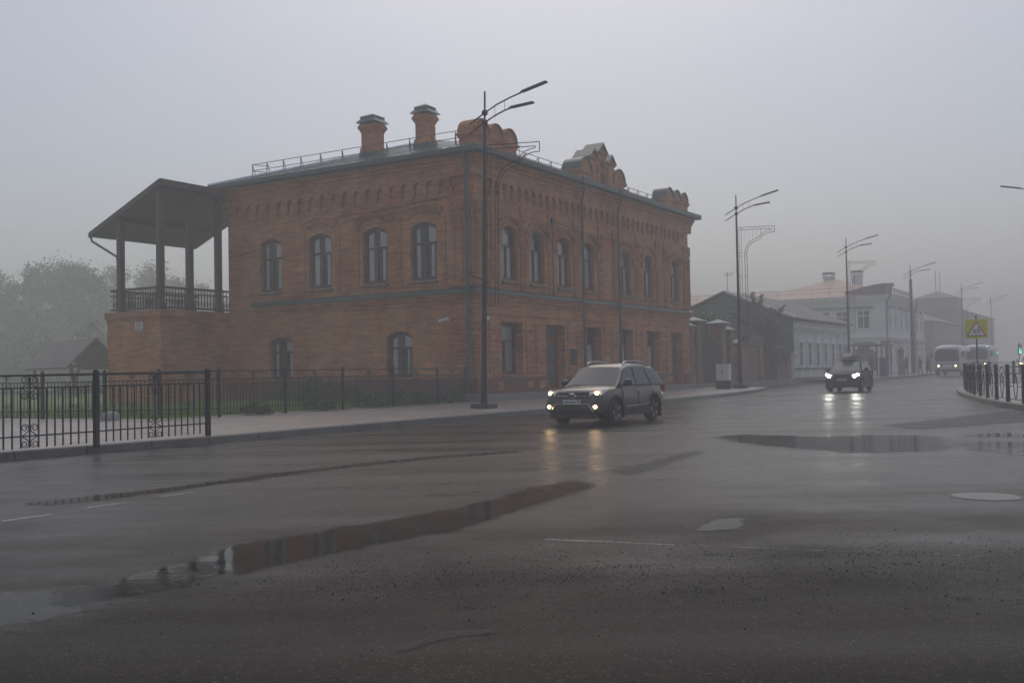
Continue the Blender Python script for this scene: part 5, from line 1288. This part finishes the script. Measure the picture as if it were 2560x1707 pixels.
for u, d, lab, coat, ph in ((2298, 104, 'dark coated person walking right of the thick lamp column', 'cloth1', 1), (2177, 90, 'person in dark clothes waiting inside the bus shelter', 'cloth1', .2), (2264, 102, 'person in a grey coat beside the brown poster column', 'cloth2', .7), (2319, 99, 'dark dressed person standing left of the first bus', 'cloth1', -.8)):
    x, y = lampxy(u, d); person((x, y, .6 if u != 2319 else .55), random.uniform(0, 6), lab, M[coat], 1.0, ph)

# picnic shelter on the lawn
x0, y0 = (-25.4, 63.5)
gzb = .62
gb = empty('picnic_shelter', (x0, y0, gzb), math.atan2(-.70, .71), 'small open picnic shelter with a slatted gable roof on the lawn', 'shelter')
Lg = 6.4   # local x towards the near gable, ridge from -Lg to 0
mb = MB(); W_, zr, ze = 1.85, 3.55, 1.72
for s_ in (-1, 1):
    mb.prism([(s_ * .0, zr), (s_ * W_, ze), (s_ * W_, ze - .07), (0, zr - .09)], lambda y, z, x: (x, y, z), -Lg, 0)
rf = mb.build('roof', M['wood'], gb)
mb = MB()
for s_ in (-1, 1):
    for i in range(14):
        t = (i + .5) / 14; y = s_ * W_ * t; z = lerp(zr, ze, t); mb.bar((-Lg - .05, y, z + .045), (.05, y, z + .045), .10, .05, up=(0, s_ * .7, .7))
mb.build('roof_batten', mat('weathered_batten', (.30, .25, .235), .5, var=.3, scale=4), rf)
for xx in (-.25, -Lg + .4):
    for s_ in (-1, 1):
        mb = MB(); mb.bar((xx, s_ * 1.05, 0), (xx, s_ * 1.5, 2.0), .17, .17); mb.build('leg', M['wood'], gb)
    mb = MB(); mb.bar((xx, -1.35, 1.9), (xx, 1.35, 1.9), .1, .16) if xx < -1 else None
    if xx < -1: mb.build('tie_beam', M['wood'], gb)
pt = empty('picnic_table', (x0 - 1.6, y0 + 1.6, gzb), math.atan2(-.70, .71), 'dark picnic table with benches under the shelter roof', 'table')
mb = MB(); mb.box(-1.9, 1.9, -.38, .38, .74, .8); mb.build('tabletop', M['wood'], pt)
for s_ in (-1, 1): mb = MB(); mb.box(-1.9, 1.9, s_ * .85 - .15, s_ * .85 + .15, .43, .48); mb.build('bench_seat', M['wood'], pt)
for xx in (-1.4, 1.4): mb = MB(); mb.bar((xx, -.9, 0), (xx, -.2, .74), .09); mb.bar((xx, .9, 0), (xx, .2, .74), .09); mb.bar((xx, -.95, .4), (xx, .95, .4), .08); mb.build('trestle', M['wood'], pt)
mb = MB(); mb.box(-30, 20, -.12, .12, 0, .35); tag(mb.build('border_wall', M['conc'], loc=(-32, 73, .62), rot=0, bevel=.02), 'low pale border wall behind the picnic shelter', 'wall')

# ------------------------------------------------------------------ trees and plants
def tree(name, loc, h, cr, n, leaf, mt, label, cat='tree', group=None, base=.12, seedk=0, clumps=34):
    rnd = random.Random(seedk * 31 + 5)
    root = empty(name, loc, rnd.uniform(0, 6), label, cat, group)
    mb = MB(); top = Vector((rnd.uniform(-.3, .3), rnd.uniform(-.3, .3), h * .72)); tr = h * .018 + .03
    mb.tube([(0, 0, -.1), top * .35 + Vector((.06, .04, 0)), top * .7, top], [tr, tr * .8, tr * .5, tr * .2], 7)
    cl = []
    for i in range(clumps):
        a = rnd.uniform(0, 6.283); t = rnd.uniform(base, 1); prof = math.sin(math.pi * min(1, (t * .86 + .16))) ** .6
        r = cr * prof * math.sqrt(rnd.uniform(.15, 1)); p = Vector((math.cos(a) * r, math.sin(a) * r, h * t * .95))
        cl.append((p, rnd.uniform(.45, 1) * cr * .36)); 
        if i % 3 == 0: s_ = top * min(.95, max(.12, t * .75)); mb.tube([s_, s_.lerp(p, .6) + Vector((0, 0, .1)), p], [tr * .35, tr * .22, .012], 5)
    mb.build('trunk', M['bark'], root)
    mb = MB()
    for i in range(n):
        p, r = cl[rnd.randrange(len(cl))]
        d = Vector((rnd.gauss(0, 1), rnd.gauss(0, 1), rnd.gauss(0, .8))) * r * .55; q = p + d
        if q.z < .1: q.z = .1 + rnd.random() * .3
        a = Vector((rnd.uniform(-1, 1), rnd.uniform(-1, 1), rnd.uniform(-.6, .6))).normalized() * leaf * rnd.uniform(.6, 1.2); b = a.cross(Vector((rnd.uniform(-1, 1), rnd.uniform(-1, 1), rnd.uniform(-1, 1)))).normalized() * leaf * .42
        mb.add([q - a * .5, q + b, q + a * .5, q - b], [(0, 1, 2, 3)])
    mb.build('crown', mt, root, fix=False)
    return root
words = ['far left', 'tall', 'wide', 'pointed', 'ragged', 'dense', 'slim', 'low', 'rounded', 'leaning', 'hidden', 'pale']
TL = [(-20, 95, 10.8, 'leftmost low tree of the misty row, at the picture edge'), (48, 88, 9.6, 'misty tree of the row second from the left edge'), (100, 95, 11.6, 'broad misty tree left of the picnic shelter roof'), (150, 99, 12.3, 'tallest misty tree above the slatted shelter roof'), (195, 96, 11.8, 'misty tree over the ridge of the picnic shelter'), (226, 92, 10.4, 'slim misty tree between shelter and veranda'), (290, 105, 12.3, 'misty tree behind the left veranda post'), (345, 102, 11.9, 'misty tree seen between the first two veranda posts'), (385, 100, 11.6, 'misty tree behind the front veranda corner post'), (440, 104, 11.0, 'misty tree seen through the middle veranda opening'), (500, 108, 10.7, 'misty tree behind the third veranda post'), (550, 106, 10.3, 'misty tree next to the building edge under the veranda roof')]
for i, (u, d, h, lab) in enumerate(TL):
    x, y = lampxy(u, d * 1.62); h *= 1.58; tree('leafy_tree', (x, y, .7), h, h * .33, 9000, .40, M['leaf'] if i % 3 else M['leaf2'], lab, 'tree', 'misty trees beyond the lawn', .05, i)
for i in range(12):     # undergrowth closing the row
    u = -40 + i * 54; d = (84 + (i * 7 % 5)) * 1.42; x, y = lampxy(u, d)
    sh_ = tree('leafy_bush', (x, y, .65), 5.2 + (i * 3 % 4) * .8, 3.6, 2200, .40, M['leaf'] if i % 2 else M['leaf2'], 'misty bush at the foot of the tree row', 'bush', 'bushes under the misty trees', .02, 40 + i, 22)
def sapling(name, loc, h, label, k, arms, mt):
    rnd = random.Random(k); root = empty(name, loc, 0, label, 'tree'); mb = MB(); ml = MB()
    for (ax, az) in arms:
        p0 = Vector((0, 0, h * .12)); p2 = Vector((ax, rnd.uniform(-.5, .5), az)); p1 = p0.lerp(p2, .5) + Vector((-ax * .15, 0, .3))
        mb.tube([p0, p1, p2], [.06, .035, .01], 5)
        for j in range(620):
            t = rnd.uniform(.08, 1.02); c = p0.lerp(p1, t * 2) if t < .5 else p1.lerp(p2, t * 2 - 1)
            w_ = .50 * (1 - t) + .14; q = c + Vector((rnd.gauss(0, w_ * .6), rnd.gauss(0, w_ * .6), rnd.gauss(0, w_ * .5)))
            a = Vector((rnd.uniform(-1, 1), rnd.uniform(-1, 1), rnd.uniform(-.5, 1))).normalized() * .15; b = a.cross(Vector((rnd.uniform(-1, 1), rnd.uniform(-1, 1), rnd.uniform(-1, 1)))).normalized() * .055
            ml.add([q - a * .5, q + b, q + a * .5, q - b], [(0, 1, 2, 3)])
    mb.tube([(0, 0, -.2), (0, 0, h * .15)], .09, 6)
    mb.build('trunk', M['bark'], root); ml.build('crown', mt, root, fix=False)
x, y = lampxy(1880, 75.5)
sapling('young_tree', (x, y, .6), 6.5, 'spiky young tree rising over the brick gate wall', 11, ((.15, 6.3), (.9, 6.2), (1.5, 4.9), (2.3, 5.3), (-.5, 4.7), (1.9, 3.9), (3.0, 3.6), (.6, 4.2), (-1.0, 3.6)), M['leaf'])
for u, d, h, cr, lab in ((1775, 69.5, 4.6, 1.7, 'pale green bush behind the tall gate pillars'), (1832, 73.5, 5.2, 1.6, 'bushy tree behind the second lamp post'), (1930, 78.3, 4.6, 1.5, 'dark bush leaning over the wall beside the low house')):
    x, y = lampxy(u, d); tree('garden_bush', (x, y, .6), h, cr, 2400, .17, M['leaf2'] if u != 1930 else M['leaf'], lab, 'bush', None, .2, u, 30)
# weeds along the lawn fence, flowering bush
def weed(u, v_, d, h, r, n, lab, flower=False):
    x, y = lampxy(u, d); rnd = random.Random(u); root = empty('weed_clump' if not flower else 'flowering_bush', (x, y, .41), 0, lab, 'plant'); mb = MB(); fl = MB()
    for i in range(n):
        a = rnd.uniform(0, 6.28); q = Vector((math.cos(a), math.sin(a), 0)) * r * math.sqrt(rnd.random()); q.z = h * rnd.random() ** .8 * (1 - (q.length / r) ** 2 * .5)
        l = Vector((rnd.uniform(-1, 1), rnd.uniform(-1, 1), rnd.uniform(.1, 1.4))).normalized() * .13; b = l.cross(Vector((rnd.uniform(-1, 1), rnd.uniform(-1, 1), rnd.uniform(-1, 1)))).normalized() * .035
        mb.add([q - l * .5, q + b, q + l * .5, q - b], [(0, 1, 2, 3)])
        if flower and q.z > h * .5 and rnd.random() < .22: fl.add([q + Vector((.03, 0, .05)), q + Vector((-.03, .02, .05)), q + Vector((0, -.03, .08))], [(0, 1, 2)])
    for i in range(9): a = i * .7; mb.bar((0, 0, 0), (math.cos(a) * r * .5, math.sin(a) * r * .5, h * .8), .012)
    mb.build('foliage', M['weed'], root, fix=False)
    if flower: fl.build('blossom', M['yellow'], root, fix=False)
for i, (u, d, h, r, n, lab) in enumerate(((640, 32.0, .35, .5, 260, 'low weeds under the second lawn fence panel'), (795, 34.6, .4, .6, 300, 'weeds hiding the foot of the lawn fence, below the flowers'), (925, 36.9, .55, .7, 420, 'tall weeds right of the middle lawn fence post'), (990, 38.4, .6, .6, 420, 'weeds below the right ground floor window'), (1048, 39.6, .6, .6, 420, 'dark weeds just left of the last lawn fence post'), (1122, 41.0, .75, .6, 420, 'tallest weeds beside the corner drainpipe'))): weed(u, 0, d, h, r, n, lab)
weed(772, 0, 43.5, 1.25, .9, 900, 'yellow flowering bush before the left brick wall', True)
weed(860, 0, 44.0, .9, .8, 500, 'plain green shrub right of the yellow flowers')
weed(700, 0, 47.0, .8, .8, 500, 'green shrub under the left ground floor window')

# ------------------------------------------------------------------ haze
mb = MB(); mb.box(-640, 640, -310, 650, -1.2, 26.0)
mt, nt, b = newmat('haze_air'); nt.nodes.remove(b)
pv = nt.nodes.new('ShaderNodeVolumePrincipled'); pv.inputs['Density'].default_value = HAZE; pv.inputs['Color'].default_value = (.985, .965, .935, 1); pv.inputs['Anisotropy'].default_value = 0.0
nt.links.new(pv.outputs[0], nt.nodes['Material Output'].inputs['Volume'])
tag(mb.build('haze', mt), 'pale even fog over the whole street', kind='stuff')
